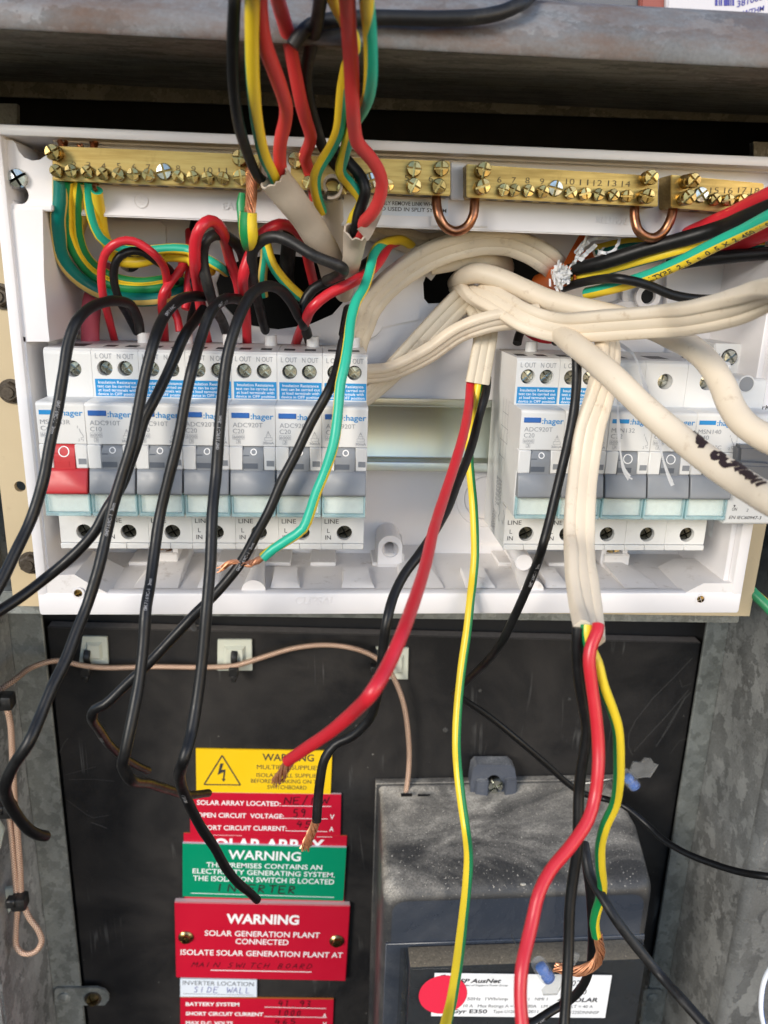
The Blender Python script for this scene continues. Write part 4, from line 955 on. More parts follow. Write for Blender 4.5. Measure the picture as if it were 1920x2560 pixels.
sign('battery_sign', 'red battery system sign with a thin orange top edge, lowest of the signs', [B(105, 1086), B(1432, 1102), B(1415, 1560), B(108, 1540)], 'signred', 175.2, 'orangeedge',
     rows=[('BATTERY SYSTEM', B(153, 1156), B(615, 1160), 7.5, .03), ('SHORT CIRCUIT CURRENT', B(153, 1238), B(822, 1246), 7.5, .03), ('MAX D.C. VOLTS', B(153, 1318), B(560, 1323), 7.5, .03), ('A', B(1335, 1256), B(1368, 1257), 8, .02), ('V', B(1335, 1330), B(1368, 1331), 8, .02)],
     lines=[(B(833, 1168), B(1367, 1181), .5), (B(830, 1249), B(1370, 1258), .5), (B(700, 1325), B(1330, 1334), .5)], hand=('redmark', [('41.93', B(945, 1160), B(1250, 1166), 13, .85, .05), ('1000', B(945, 1240), B(1160, 1246), 12, .85, .05), ('465', B(915, 1316), B(1120, 1316), 11, .85, .05)]))

# ================================================================== electricity meter
mt = thing('electricity_meter', 'dark grey electricity meter coated in dust, screwed to the board on the right', 'electricity meter', (230, 172, -520))
def loop(b, pts): return [b.verts.new(p) for p in pts]
def rrect(x0, x1, z0, z1, y, r, n=5):
    o = []
    for cx, cz, a in ((x1-r, z1-r, 0), (x0+r, z1-r, PI/2), (x0+r, z0+r, PI), (x1-r, z0+r, 3*PI/2)):
        o += [V((cx+r*math.cos(a+PI/2*i/n), y, cz+r*math.sin(a+PI/2*i/n))) for i in range(n+1)]
    return o
b = BM(); tl, tr_, fl_, fr_ = P(818, 1699, 170), P(1316, 1715, 170), P(838, 1934, 85), P(1403, 1938, 85)
secs = [rrect(tl.x, tr_.x+3, -560, tl.z, 176, 3), rrect(tl.x, tr_.x+3, -560, tl.z, 168, 4), rrect(tl.x+.5, tr_.x+2.5, -560, tl.z-1.8, 165.5, 4), rrect(tl.x-1, tr_.x+4, -560, tl.z-3.2, 130, 5), rrect(fl_.x-3.2, fr_.x+3.2, -560, fl_.z+3.4, 94, 7), rrect(fl_.x-2.6, fr_.x+2.6, -560, fl_.z+2.4, 90, 8), rrect(fl_.x-1.2, fr_.x+1.2, -560, fl_.z+.4, 87, 9), rrect(fl_.x+.8, fr_.x-.8, -560, fl_.z-2.2, 85.4, 9), rrect(fl_.x+3, fr_.x-3, -560, fl_.z-5, 85, 8)]
L = [loop(b, s) for s in secs]; n = len(L[0])
for p, q in zip(L, L[1:]):
    for i in range(n): b.faces.new((p[i], p[(i+1) % n], q[(i+1) % n], q[i]))
b.faces.new(L[-1]).material_index = 1; b.faces.new(L[0][::-1]); bmesh.ops.recalc_face_normals(b, faces=b.faces[:])
part('case', b, [M['meter'], M['meterfront']], mt, ang=50)
b = BM(); a0, a1 = P(818, 1699, 169), P(1318, 1715, 169); box(b, a0.x-2, a1.x+5, 170.5, 176.5, -560, a0.z+1.2, .5); part('back_flange', b, M['meter'], mt)
b = BM()                                                   # slots in the rear of the top
for q in ([(866, 1710), (891, 1711), (891, 1722), (867, 1722)], [(902, 1712), (930, 1713), (929, 1724), (904, 1724)], [(1178, 1731), (1224, 1733), (1222, 1740), (1182, 1737)]):
    c = [PZ(u, v, tl.z+1.26) for u, v in q]; b.faces.new([b.verts.new(V((p.x, max(p.y, 158), tl.z+.1+ (0 if p.y > 168 else -1.2)+1.3))) for p in c])
part('slot', b, M['dark'], mt)
# front: lower face, gritty ledge and the clear window with the rating label
b = BM(); zz = P(1100, 2030, 84).z; box(b, fl_.x-.4, fr_.x+.4, 83.9, 87, -555, zz, .5); part('lower_face', b, M['meterfront'], mt)
zl = P(1000, 2040, 83.4).z; lx0, lx1 = P(880, 2042, 83.4).x, P(1372, 2050, 83.4).x
b = BM(); box(b, lx0, lx1, 68, 83.5, zl-160, zl, 1.2, 2)
for f in b.faces:
    if f.normal.z > .6: f.material_index = 1
win = part('window', b, [M['meterwin'], M['gritty']], mt)
b = BM(); box(b, lx0-.6, lx1+.6, 66.3, 67.7, zl-160, zl+.4, .3)
part('window_cover', b, M['meterclear'], win)
b = BM()
for x in (lx0-4.2, lx1+.9): 
    box(b, x, x+3, 67, 84, zl-160, zl-1, .6)
    for i in range(5): box(b, x-.3, x+2, 66, 68, zl-22-i*13, zl-19-i*13, .3)
part_each('window_rim', b, M['meterclear'], win)
b = BM(); slab(b, [(890, 2248), (1376, 2252), (1376, 2300), (890, 2300)], 67.8, 69); part('display', b, plastic('display_glass', (.09, .11, .08), .2), win)
YM = 66.0
b = BM(); slab(b, [(939, 2102), (1322, 2107), (1307, 2199), (931, 2195)], YM, 66.25); rl_ = part('rating_label', b, M['paper'], mt)
N = lambda x, y: (777.6+x*.2604, 1970+y*.2604)
Q = lambda x, y: (1036.8+x*.2604, 1900.8+y*.2604)
b = BM()
for r in (('SP AusNet', N(825, 588), N(1170, 588), 8.5, .03, .25), ('A member of Singapore Power Group', N(795, 615), N(1225, 616), 3.6, .004, .25), ('240 V  50Hz  1Wh/imp', N(735, 732), N(1225, 733), 6.2, 0, .0), ('Class 1   NMI 1', N(1285, 735), N(1553, 735), 6.2, 0, 0),
          ('10 A   Max Ratings A = N = 100A   LM = 100 A   LT = 40 A', N(858, 790), Q(935, 1062), 6, 0, 0), ('L + Gyr E350', N(640, 837), N(1053, 840), 7.8, .025, 0), ('Type U1200', N(1103, 837), N(1305, 838), 6.2, 0, 0), ('2011', N(1395, 838), N(1475, 839), 6.2, 0, 0),
          ('1225DNNNSP', Q(750, 1110), Q(985, 1112), 6.2, 0, 0), ('4   SOLAR', Q(638, 1012), Q(975, 1012), 8.5, .03, .12), ('02 0', Q(755, 880), Q(895, 880), 12, 0, .1), ('0', Q(845, 950), Q(880, 950), 12, 0, 0)):
    text_px(b, r[0], r[1], r[2], r[3], YM-.12, r[4], r[5])
ribbon(b, [P(*N(670, 532), YM-.12), P(*N(712, 526), YM-.12)], 1.3)
part('lettering', b, M['printdk'], rl_, smooth=False)
b = BM(); c = P(957, 2149, YM-.3); r0 = (P(1009, 2149, YM-.3)-c).length; lathe(b, (c.x, YM-.15, c.z), (0, -1, 0), [(0, r0), (.25, r0*.99)], 40); part('round_sticker', b, M['redpaper'], mt)
# hanger tab
b = BM(); q = [P(*x, 164) for x in ((1016, 1713), (1017, 1690), (1022, 1660), (1030, 1652), (1102, 1652), (1112, 1660), (1117, 1690), (1117, 1715))]
plate(b, [(p.x, p.z) for p in q], [ell(P(1066, 1690, 164).x, P(1066, 1690, 164).z-1, 5.4, 7)], 164, 174)
c = P(1066, 1690, 171)
for s in (-1, 1): hexa(b, [V((c.x+s*6, 160, c.z+9)), V((c.x+s*14, 162, c.z+8)), V((c.x+s*15, 162, c.z-11)), V((c.x+s*6, 160, c.z-11))][::s] + [V((c.x+s*6, 170, c.z+9)), V((c.x+s*14, 170, c.z+8)), V((c.x+s*15, 170, c.z-11)), V((c.x+s*6, 170, c.z-11))][::s], .6)
bmesh.ops.recalc_face_normals(b, faces=b.faces[:]); ht_ = part('hanger_tab', b, M['tabgrey'], mt)
b = BM(); screw(b, P(1068, 1692, 166), (0, -1, 0), 5.6, 3.6, rot=.6); lathe(b, P(1068, 1692, 172), (0, -1, 0), [(0, 5), (6, 5)], 18); part('hanger_screw', b, M['zinc'], ht_)
# crumbs of plaster and seed husks lying on the case
b = BM()
for u, v, s in ((1072, 1740, 5), (1185, 1808, 5), (1060, 1790, 4), (880, 1771, 4), (1266, 1762, 4), (1130, 1910, 9), (1150, 1898, 7), (1246, 1700, 8), (1250, 1705, 6), (1236, 1846, 4), (990, 1700, 4), (905, 1820, 3), (1350, 1888, 4), (1290, 1790, 3), (950, 1880, 3), (1030, 1860, 3)):
    p = PZ(u, v, -278 if v < 1850 else -284)
    bmesh.ops.create_icosphere(b, subdivisions=1, radius=s*.22, matrix=Matrix.Translation(p)@Matrix.Diagonal((random.uniform(.6, 1.8), random.uniform(.5, 1), random.uniform(.3, .6), 1)))
for i in range(260):
    u, v = random.uniform(840, 1340), random.uniform(1720, 1925); p = PZ(u, v, -278.5-5*(v-1720)/205)
    if p.y < 96 or p.y > 164: continue
    bmesh.ops.create_icosphere(b, subdivisions=1, radius=random.uniform(.15, .5), matrix=Matrix.Translation(p)@Matrix.Diagonal((random.uniform(.6, 1.8), 1, .5, 1)))
single('grit', b, plastic('plaster_crumbs', (.5, .47, .4), .8, .2), 'pale crumbs and grit scattered over the top of the meter', 'grit', kind='stuff')
# lead-style seals
def seal(lab, p, ax, tagq, Yt, wires):
    t = thing('meter_seal', lab, 'seal', p, 'blue seals on the meter')
    ax = V(ax).normalized(); b = BM(); lathe(b, p, ax, [(0, 4.2), (.5, 4.4), (10, 4.6), (13, 4.0)], 24); part('capsule', b, M['sealclear'], t)
    b = BM(); lathe(b, V(p)+ax*.6, ax, [(0, 3.5), (2, 3.6), (3, 2.2), (5, 2.4), (5.6, 3.4), (9, 3.2), (10, 1.6)], 18); part('rotor', b, M['sealblue'], t)
    b = BM(); lathe(b, V(p)-ax*.05, -ax, [(0, 3.7), (.5, 3.6)], 24); ribbon(b, [V(p)-ax*.7+V((-2.6, 0, -1.2)), V(p)-ax*.7+V((2.6, 0, 1.2))], .7, nrm=-ax, mat=1); part('rotor_face', b, [M['sealblue'], M['bluelogo']], t)
    b = BM(); a = [P(u, v, Yt) for u, v in tagq]; plate(b, [(q.x, q.z) for q in a], [], Yt, Yt+1.2); part('tag', b, M['tagclear'], t)
    b = BM()
    for wpts in wires: tube(b, wpts, .38, N=6, step=2)
    part('seal_wire', b, M['steelwire'], t)
Zc = lambda x, y: (1088.7+x*.2292, 1607+y*.2292)
seal('blue seal with a smoky clear tag sticking up behind the yellow and green core', P(*Zc(1235, 400), 140), (-.62, .1, .72), [Zc(1180, 270), Zc(1220, 170), Zc(1290, 180), Zc(1330, 135), Zc(1390, 140), Zc(1410, 180), Zc(1455, 200), Zc(1380, 315), Zc(1320, 315), Zc(1250, 330)], 141,
     [[P(*Zc(1130, 300), 140), P(*Zc(1020, 325), 145), P(*Zc(800, 365), 150), P(*Zc(600, 405), 155), P(*Zc(520, 440), 160), P(*Zc(490, 492), 163)], [P(*Zc(1010, 325), 145), P(*Zc(930, 430), 158), P(*Zc(880, 480), 163)]])
seal('blue seal hanging over the meter label, its clear tag below the copper strands', P(*Q(572, 815), 46), (-.55, .1, .8), [Q(515, 925), Q(570, 865), Q(640, 800), Q(700, 640), Q(800, 610), Q(830, 630), Q(760, 760), Q(680, 880), Q(640, 955), Q(525, 960)], 50,
     [[P(*Q(430, 520), 50), P(*Q(330, 560), 56), P(*Q(270, 480), 66), P(*Q(265, 455), 74)]])

# ================================================================== cable mounts and the braided lead
def mount(lab, q, Y, tie, frontal=True):
    t = thing('cable_mount', lab, 'cable mount', P(*q[3], Y), 'nylon cable tie mounts')
    b = BM(); slab(b, q, Y, 176.7, .3); c = sum((P(u, v, Y) for u, v in q), V())/4
    a = [P(u, v, Y) for u, v in q]; ins = [c+(p-c)*.62 for p in a]; top = [V((p.x, Y-2.4, p.z)) for p in [c+(p-c)*.46 for p in a]]
    v0 = [b.verts.new(V((p.x, Y-.02, p.z))) for p in ins]; v1 = [b.verts.new(p) for p in top]
    for i in range(4): b.faces.new((v0[i], v0[(i+1) % 4], v1[(i+1) % 4], v1[i]))
    b.faces.new(v1); bmesh.ops.recalc_face_normals(b, faces=b.faces[:]); part('pad', b, M['nylon'], t)
    b = BM(); p = P(*tie, Y-7); box(b, p.x-3, p.x+3, p.y-3, p.y+4, p.z-4, p.z+2.5, .7); box(b, p.x-1.6, p.x+1.6, p.y-3.6, p.y+1, p.z-7.5, p.z-3, .6); tube(b, [p+V((0, 4, 1)), p+V((0, 2.5, 7)), p+V((.3, 5, 11))], 1.1, 2.2, N=8, step=1)
    part('tie', b, M['tie'], t)
    return t
mount('square nylon mount with black tie at the top left of the black board', [(178, 1375), (231, 1376), (234, 1435), (170, 1434)], 174.6, (186, 1446))
mount('square nylon mount with black tie left of the middle of the board top', [(470, 1382), (544, 1382), (545, 1449), (469, 1449)], 174.6, (505, 1447))
mount('square nylon mount behind the red hanging wire, black tie at its left', [(811, 1398), (883, 1400), (881, 1468), (838, 1467)], 174.6, (809, 1444))
co = thing('braided_lead', 'copper braided antenna lead looping along the board and down the left wall', 'cable', P(875, 1722, 165))
b = BM(); yk = [(0, 166), (2, 168), (5, 166), (8, 164), (11, 168), (14, 168), (16, 168), (18, 160), (19, 148)]
top = pxpath([(875, 1724), (880, 1690), (884, 1640), (882, 1590), (874, 1530), (860, 1485), (838, 1445), (806, 1417), (762, 1400), (703, 1393), (640, 1399), (585, 1414), (545, 1427), (505, 1438), (440, 1441), (330, 1440), (215, 1442), (170, 1436), (125, 1427), (70, 1441)], yk)
tube(b, top+pxpath([(30, 1470), (0, 1495)], [(0, 130), (1, 118)])+pxpath([(12, 1520), (22, 1560), (27, 1640), (31, 1720)], 112), 1.75, N=12, step=2)
tube(b, pxpath([(31, 1720), (38, 1800), (44, 1880), (48, 1940), (62, 1980), (83, 2010), (90, 2035), (76, 2056), (52, 2060), (36, 2045), (34, 2010), (37, 1960), (30, 1860), (22, 1780), (8, 1720), (-20, 1690)], [(0, 112), (3, 112), (8, 108), (15, 116)]), 1.75, N=12, step=2)
part('braid', b, M['braid'], co, ang=70)
def walltie(lab, u, v, padq=None):
    p = P(u, v, 108); t = thing('cable_tie', lab, 'cable tie', p, 'black ties on the left wall'); b = BM()
    box(b, p.x-4.6, p.x+4.6, p.y-4, p.y+5, p.z-4.5, p.z+4.5, 1.6, 2); box(b, p.x-6.5, p.x-1, p.y-5, p.y+1, p.z-1, p.z+5, .8); part('band', b, M['tie'], t)
    if padq:
        b = BM(); slab(b, padq, 120, 123, .4); part('pad', b, M['nylon'], t)
walltie('black cable tie highest on the left wall', 11, 1515); walltie('black cable tie on the left wall, middle one of three', 16, 1748, [(-14, 1760), (8, 1795), (-4, 1850), (-30, 1850)])
walltie('black cable tie just above the teardrop loop of the braided lead', 42, 1948, [(6, 1922), (30, 1918), (24, 1966), (10, 1984)]); 
# ================================================================== wires
zA = lambda x, y: (432+x/3, y/3)
zB = lambda x, y: (x/3, y/3)
zD = lambda x, y: (x*.2604, 466.6+y*.2604)
zE = lambda x, y: (388.8+x*.26561, 466.6+y*.26561)
zF = lambda x, y: (777.7+x*.27082, 432+y*.27082)
zG = lambda x, y: (1175.1+x*.29165, 483.9+y*.29165)
def conv(f, l): return [f(*p) for p in l]
def wire(lab, uv, Yk, od, mats='blackwire', stripe=None, twist=0., group=None, prints=(), pm='greyprint', cat='wire', N=14, wob=.02, base=None, scale=1., step=2.5):
    if base is not None:                                  # foot of the wire stands in a breaker's top entry
        p = PZ(*uv[0], base); Yk = [(0, p.y)]+[k for k in Yk if k[0] > 0]
    pts = runon(pxpath(uv, Yk), uv); b = BM()
    fr = tube(b, pts, od/2, N=N, stripe=stripe, twist=twist, wob=wob, scale=scale, step=step)
    off_ = 0
    ml = [M[m] for m in (mats if isinstance(mats, tuple) else (mats,))]
    name = 'earth_wire' if stripe else 'wire'
    if prints:
        t = thing(name, lab, cat, pts[0], group); part('insulation', b, ml, t, ang=60)
        fk = sum((q1-q0).length for q0, q1 in zip(spline(pts[off_:off_+len(uv)], step)[0], spline(pts[off_:off_+len(uv)], step)[0][1:]))/max(1e-6, sum((q1[0]-q0[0]).length for q0, q1 in zip(fr, fr[1:])))
        for pr in prints:
            b = BM(); print_on(b, fr, pr[0], pr[1]*fk, pr[2], od/2, *pr[3:]); part('lettering', b, M[pm], t, smooth=False)
        return t
    return single(name, b, ml, lab, cat, group, O=pts[0], ang=60)
GY = ('teal', 'yellow'); GN = ('green', 'yellow'); GD = ('darkgreen', 'cream_y')

# ---- black neutral tails that hang in front of the breakers
GT = 'black tails hanging in front of the left breakers'
wire('black wire running out of the photo low at the left, leftmost of the hanging tails',
     [(302, 716), (298, 690), (283, 660), (255, 650), (221, 654), (192, 667), (165, 695), (148, 740), (138, 800), (125, 880), (108, 960), (93, 1040), (68, 1120), (35, 1190), (0, 1262), (-40, 1330)],
     [(0, 45), (2, 30), (4, 10), (6, -4), (9, -14), (12, -25), (15, -45)], 4.0, group=GT, prints=[('0M7169C-1 3mm', .52, 1.15, 15, False)])
wire('black wire crossing the lower left panel corner, second to leave the photo there',
     [(440, 668), (420, 695), (400, 722), (365, 800), (333, 865), (310, 908), (299, 947), (281, 1000), (262, 1050), (229, 1103), (205, 1148), (160, 1198), (100, 1248), (43, 1291), (-5, 1322), (-50, 1348)],
     [(0, 20), (2, 3), (4, -8), (8, -16), (12, -24), (15, -42)], 4.0, group=GT)
wire('black wire bent into a hook beside the braided lead at the lower left',
     [(440, 640), (418, 640), (390, 647), (365, 669), (346, 701), (331, 743), (313, 812), (297, 895), (284, 960), (262, 1033), (245, 1090), (230, 1155), (214, 1224), (188, 1308), (167, 1360), (143, 1424), (115, 1480), (88, 1545), (62, 1605), (30, 1652), (13, 1690), (15, 1722), (34, 1758), (60, 1790), (82, 1803), (99, 1806)],
     [(0, 26), (2, 8), (5, -10), (8, -20), (11, -28), (14, -42), (18, -66), (20, -66), (25, -40)], 4.0, group=GT, prints=[('0M7169C-1 3mm', .4, 1.15, 10, True), ('0M7169C', .1, 1.15, 10, True)])
wire('black wire ending over the corner of the red solar array sign',
     [(520, 648), (505, 645), (482, 648), (456, 673), (434, 732), (416, 793), (401, 860), (386, 945), (363, 1038), (345, 1116), (332, 1205), (324, 1265), (316, 1310), (310, 1391), (301, 1470), (289, 1536), (270, 1628), (265, 1655), (277, 1678), (319, 1691), (363, 1705), (408, 1717), (450, 1713)],
     [(0, 26), (2, 6), (5, -12), (9, -22), (12, -40), (16, -60), (18, -58), (22, 60)], 4.0, group=GT, prints=[('0M7169C-1 3mm', .37, 1.15, 5, True), ('0M7169', .06, 1.15, 5, True)])
wire('black wire whose cut end rests over the green warning sign',
     [(664, 725), (656, 700), (646, 684), (628, 650), (603, 624), (575, 618), (548, 631), (526, 664), (506, 714), (490, 775), (480, 861), (473, 942), (467, 1024), (459, 1105), (455, 1210), (447, 1308), (437, 1424), (424, 1524), (412, 1590), (399, 1635), (388, 1668), (391, 1695), (405, 1730), (433, 1785), (463, 1830), (488, 1875), (513, 1906), (538, 1927), (555, 1943)],
     [(0, 40), (2, 28), (5, 6), (8, -10), (12, -22), (15, -42), (19, -64), (20, -58), (24, -20), (28, 20)], 4.1, group=GT, prints=[('0M7169C-1 3mm', .26, 1.15, 0, True), ('0M7169C-1', .66, 1.15, 10, True)])
wire('black wire running diagonally down across the breakers to a sharp bend left of the signs',
     [(741, 722), (745, 700), (752, 668), (752, 690), (744, 725), (735, 770), (726, 805), (711, 842), (673, 910), (638, 983), (610, 1037), (583, 1100), (554, 1154), (520, 1216), (467, 1281), (427, 1321), (367, 1384), (320, 1434), (267, 1484), (228, 1521), (205, 1532), (199, 1546), (215, 1577), (235, 1607), (262, 1632), (290, 1650), (319, 1664)],
     [(0, 44), (2, 34), (4, 8), (7, -5), (12, -14), (14, -20), (19, -30), (21, -28), (26, 60)], 3.9, group=GT, prints=[('0M7169C-1 3mm', .38, 1.15, 10, True), ('0M7169C-1', .735, 1.15, 0, False)])
# ---- loops into the breaker tops
wire('thin red wire arching out of the first residual current breaker from the left', [(249, 741), (242, 714), (232, 675), (221, 628), (219, 584), (226.5, 550), (245, 529), (273, 519), (302, 526.5), (331, 547), (351.5, 571), (359, 595), (362, 640)], [(0, 30), (3, 28), (6, 20), (9, 22), (12, 40)], 3.2, 'redwire', base=39)
wire('black wire arching beside the thin red loop at the left', [(304, 735), (286, 701), (273, 675), (258, 649), (247, 612), (247, 576), (260, 552.5), (286, 542), (312.5, 547), (336, 563), (364.5, 581), (380, 610)], [(0, 30), (3, 30), (6, 24), (9, 28), (11, 44)], 3.2, base=39)
wire('short red wire rising out of the second residual current breaker', [(356, 742), (354, 701), (350, 664.5), (354, 633), (370, 607), (390.6, 581), (404, 560), (410, 530), (409, 500)], [(0, 30), (3, 34), (6, 42), (8, 56)], 3.6, 'redwire', base=39)
wire('red wire hanging down behind the second breaker loops, slightly left of the big red loop', [(396, 560), (388, 590), (376, 618), (366, 640), (372, 662), (384, 690), (388, 716)], [(0, 50), (6, 46)], 3.4, 'redwire')
wire('small red hook between the second and third breaker loops', [(416, 560), (411, 579), (406, 612), (406, 640), (400, 668)], [(0, 46), (4, 38)], 3.4, 'redwire')
wire('black wire in the second residual current breaker, half hidden by hanging tails', [(411, 736), (411, 701), (417, 662), (415, 620), (410, 570), (413, 520), (420, 480)], [(0, 30), (3, 42), (6, 58)], 3.5, base=39)
wire('big red loop standing over the third residual current breaker', [(449, 744), (441, 705.6), (428.6, 626), (420.7, 559.6), (422, 519.7), (434, 490.5), (452.5, 477), (471, 485), (482, 506), (490, 536), (500, 573), (513.6, 610), (518, 640)], [(0, 28), (3, 6), (5, 0), (8, 12), (10, 34), (12, 46)], 4.2, 'redwire', base=39)
wire('black loop nested in the big red loop over the third residual current breaker', [(494, 738), (482, 698), (466, 668.5), (450, 621), (439, 573), (438, 541), (447, 517), (466, 506.5), (487, 510), (508, 525), (521.6, 543.6), (527, 570), (530, 600)], [(0, 28), (3, 12), (6, 8), (9, 18), (12, 44)], 4.2, 'blackold', base=39)
wire('red loop sweeping right from the fourth breaker to behind the taupe sheath', [(534, 747), (532, 692), (527, 639), (525.6, 594), (535, 562), (548, 533), (564, 506.5), (590.7, 488), (614.6, 485), (641, 498.5), (657, 520), (662, 546), (670, 581), (679, 620)], [(0, 28), (3, 14), (7, 12), (10, 28), (13, 54)], 4.1, 'redwire', base=39)
wire('black loop sweeping right from the fourth breaker across the taupe sheath', [(582, 740), (569, 700), (559, 658), (548, 615), (544, 578), (545.5, 543.6), (559, 525), (580, 513), (601, 512), (628, 522), (654, 538), (681, 554), (715.5, 567.5), (737, 577), (741, 588), (726, 597), (705, 606)], [(0, 28), (4, 14), (7, 4), (11, -2), (13, 0), (16, 24)], 4.2, 'blackold', base=39)
wire('red wire curving from the fifth residual current breaker up towards the green wire', [(638, 747), (646, 722), (657, 700), (675.7, 663), (707.5, 636.6), (761, 610), (806, 580), (824, 556), (840, 530), (862, 520)], [(0, 26), (3, 20), (5, 22), (7, 34), (9, 58)], 4.2, 'redwire', base=39)
wire('black wire running beside the red one from the fifth breaker', [(670, 745), (662, 715), (654, 690), (657, 655), (675.7, 625), (707.5, 608), (761, 588), (795, 566), (818, 545), (840, 528)], [(0, 30), (2, 28), (5, 28), (7, 40), (9, 60)], 4.2, base=39)
# ---- green and yellow earth wires at the left
BT = lambda *l: conv(zB, l)
BT_pts = lambda l, Y: pxpath(conv(zB, l), Y)
wire('thick dark green and pale yellow earth wire, outermost of the bundle at the left', BT((392, 1165), (388, 1300))+conv(zD, [(480, 0), (486, 150), (508, 320), (590, 460), (720, 570), (870, 650), (1050, 690), (1250, 690), (1420, 665), (1550, 610)]), [(0, 20), (2, 22), (6, 38), (10, 42), (12, 60)], 5.6, GD, [(-100, -45, 1), (60, 110, 1), (150, 200, 1)], [(0, 0), (3, 20), (5, 40), (8, 45), (12, 45)], N=30)
wire('green and yellow earth wire next inside the thick dark green one', BT((440, 1170), (432, 1300))+conv(zD, [(555, 0), (560, 130), (620, 300), (700, 420), (800, 510), (950, 580), (1150, 605), (1350, 585), (1500, 540)]), [(0, 20), (6, 42), (9, 40), (11, 60)], 4.2, GN, [(40, 290, 1)], [(0, 0), (5, -10), (11, -10)], N=24)
wire('yellow and green earth wire curving under the thin red loop', BT((512, 1170), (500, 1300))+conv(zD, [(640, 0), (648, 140), (690, 290), (770, 400), (900, 490), (1060, 540), (1200, 550), (1350, 530), (1500, 480)]), [(0, 20), (6, 44), (9, 44), (11, 62)], 4.0, GN, [(-180, -10, 1), (55, 180, 1)], [(0, 20), (7, 10), (11, 20)], N=24)
wire('short pale yellow earth wire dropping behind the other earth wires', BT((540, 1175), (540, 1290))+conv(zD, [(690, 20), (672, 90), (655, 160), (650, 260), (690, 380)]), [(0, 20), (7, 58)], 3.8, ('green', 'cream_y'), [(-70, 100, 1)], N=20)
wire('teal and yellow earth wire sweeping right behind the red loops', BT((573, 1175), (577, 1290))+conv(zD, [(765, 20), (825, 160), (915, 235), (1050, 285), (1250, 285), (1450, 270), (1590, 290)])+conv(zE, [(110, 325), (200, 345), (300, 400), (375, 455)]), [(0, 20), (5, 36), (8, 34), (11, 30), (13, 58)], 4.0, GY, [(60, 160, 1), (-160, -30, 1)], [(0, 0), (7, 0), (13, 10)], N=24)
wire('yellow earth wire with copper showing at the bar, sweeping right below the teal one', BT((628, 1235), (638, 1320))+conv(zD, [(838, 0), (852, 120), (890, 230), (920, 330), (1000, 375), (1150, 385), (1300, 350), (1450, 335), (1590, 355)])+conv(zE, [(100, 375), (200, 415), (250, 445)]), [(0, 20), (6, 46), (9, 40), (12, 34), (14, 58)], 4.3, GY, [(-110, 110, 1)], [(0, 0), (5, 0), (7, -30), (14, 20)], N=24)
wire('teal and yellow earth wire running down right to the base of the taupe sheath', conv(zE, [(640, 100), (700, 230), (750, 390), (850, 530), (930, 610), (1010, 680)]), [(0, 40), (2, 40), (5, 50)], 4.2, GY, [(-10, 150, 1)], N=24)
wire('teal and cream earth wire dropping straight down beside the black loops', conv(zE, [(690, 235), (690, 330), (675, 450), (670, 560), (680, 650)]), [(0, 46), (4, 56)], 3.9, ('teal', 'cream_y'), [(-170, -25, 1), (30, 100, 1)], N=24)
b = BM(); strands(b, BT_pts(((612, 1168), (618, 1200), (626, 1240)), 20), 1.5, 8, .6, .5, .2); single('copper_tail', b, M['copper'], 'copper strands between the earth bar and the yellow wire below number 3', 'copper tail')
# bare copper tails above and below the earth bar
for i, (u, v) in enumerate(((134, 300), (172, 312), (201, 303))):
    b = BM(); base = P(u+1, 322, 21); tip = P(u, v-(8 if i != 1 else 0), 20)
    strands(b, [base, (base+tip)/2+V((.3, 0, 0)), tip], (1.9, 1.2, 1.6)[i], 9, .5, .5, .25)
    single('copper_tail', b, M['copper'], ('wide copper strand stub poking up at the left end of the earth bar', 'short copper stub poking up between the two taller ones', 'narrow copper strand stub poking up above the number 3')[i], 'copper tail', 'copper stubs above the earth bar')
t = thing('earth_wire', 'thick earth wire stub with stranded copper bent up into the earth bar', 'wire', P(540, 500, 5))
b = BM(); strands(b, pxpath([(541, 366), (543, 390), (543.5, 417), (541, 445), (538, 470)], [(0, 14), (1, 6), (4, 2)]), 2.05, 10, 1.0, .62); part('copper_strands', b, M['strand'], t)
b = BM(); tube(b, pxpath([(537, 458), (536, 480), (537, 505), (539, 522), (540, 530)], [(0, 3), (2, 4), (3, 8), (4, 16)]), 3.2, N=28, stripe=[(0, 120, 1), (-150, -60, 1)], scale=[(0, .95), (2, 1.05), (4, .9)]); part('insulation', b, [M['green'], M['yellow']], t, ang=60)
b = BM(); tube(b, pxpath([(523, 417), (522, 440), (524, 470), (527, 500)], [(0, 8), (3, 6)]), .9, 1.9, N=12, scale=[(0, .6), (1, 1)]); part('peeled_insulation', b, M['green'], t, ang=60)
# pink cable and the thick black one behind
wire('thick faded pink cable entering the top of the red levered switch', [(195, 738), (195, 700), (197, 665), (206, 630), (224, 598), (240, 575)], [(0, 30), (2, 46), (5, 66)], 7.6, 'pink', base=40, cat='cable', N=20)
wire('thick black cable rising through the big hole behind the red and black loops', conv(zE, [(905, -40), (900, 100), (885, 250), (870, 400), (870, 520), (900, 620)]), [(0, 34), (3, 56), (5, 75)], 6.4, 'blackold', cat='cable', N=18)

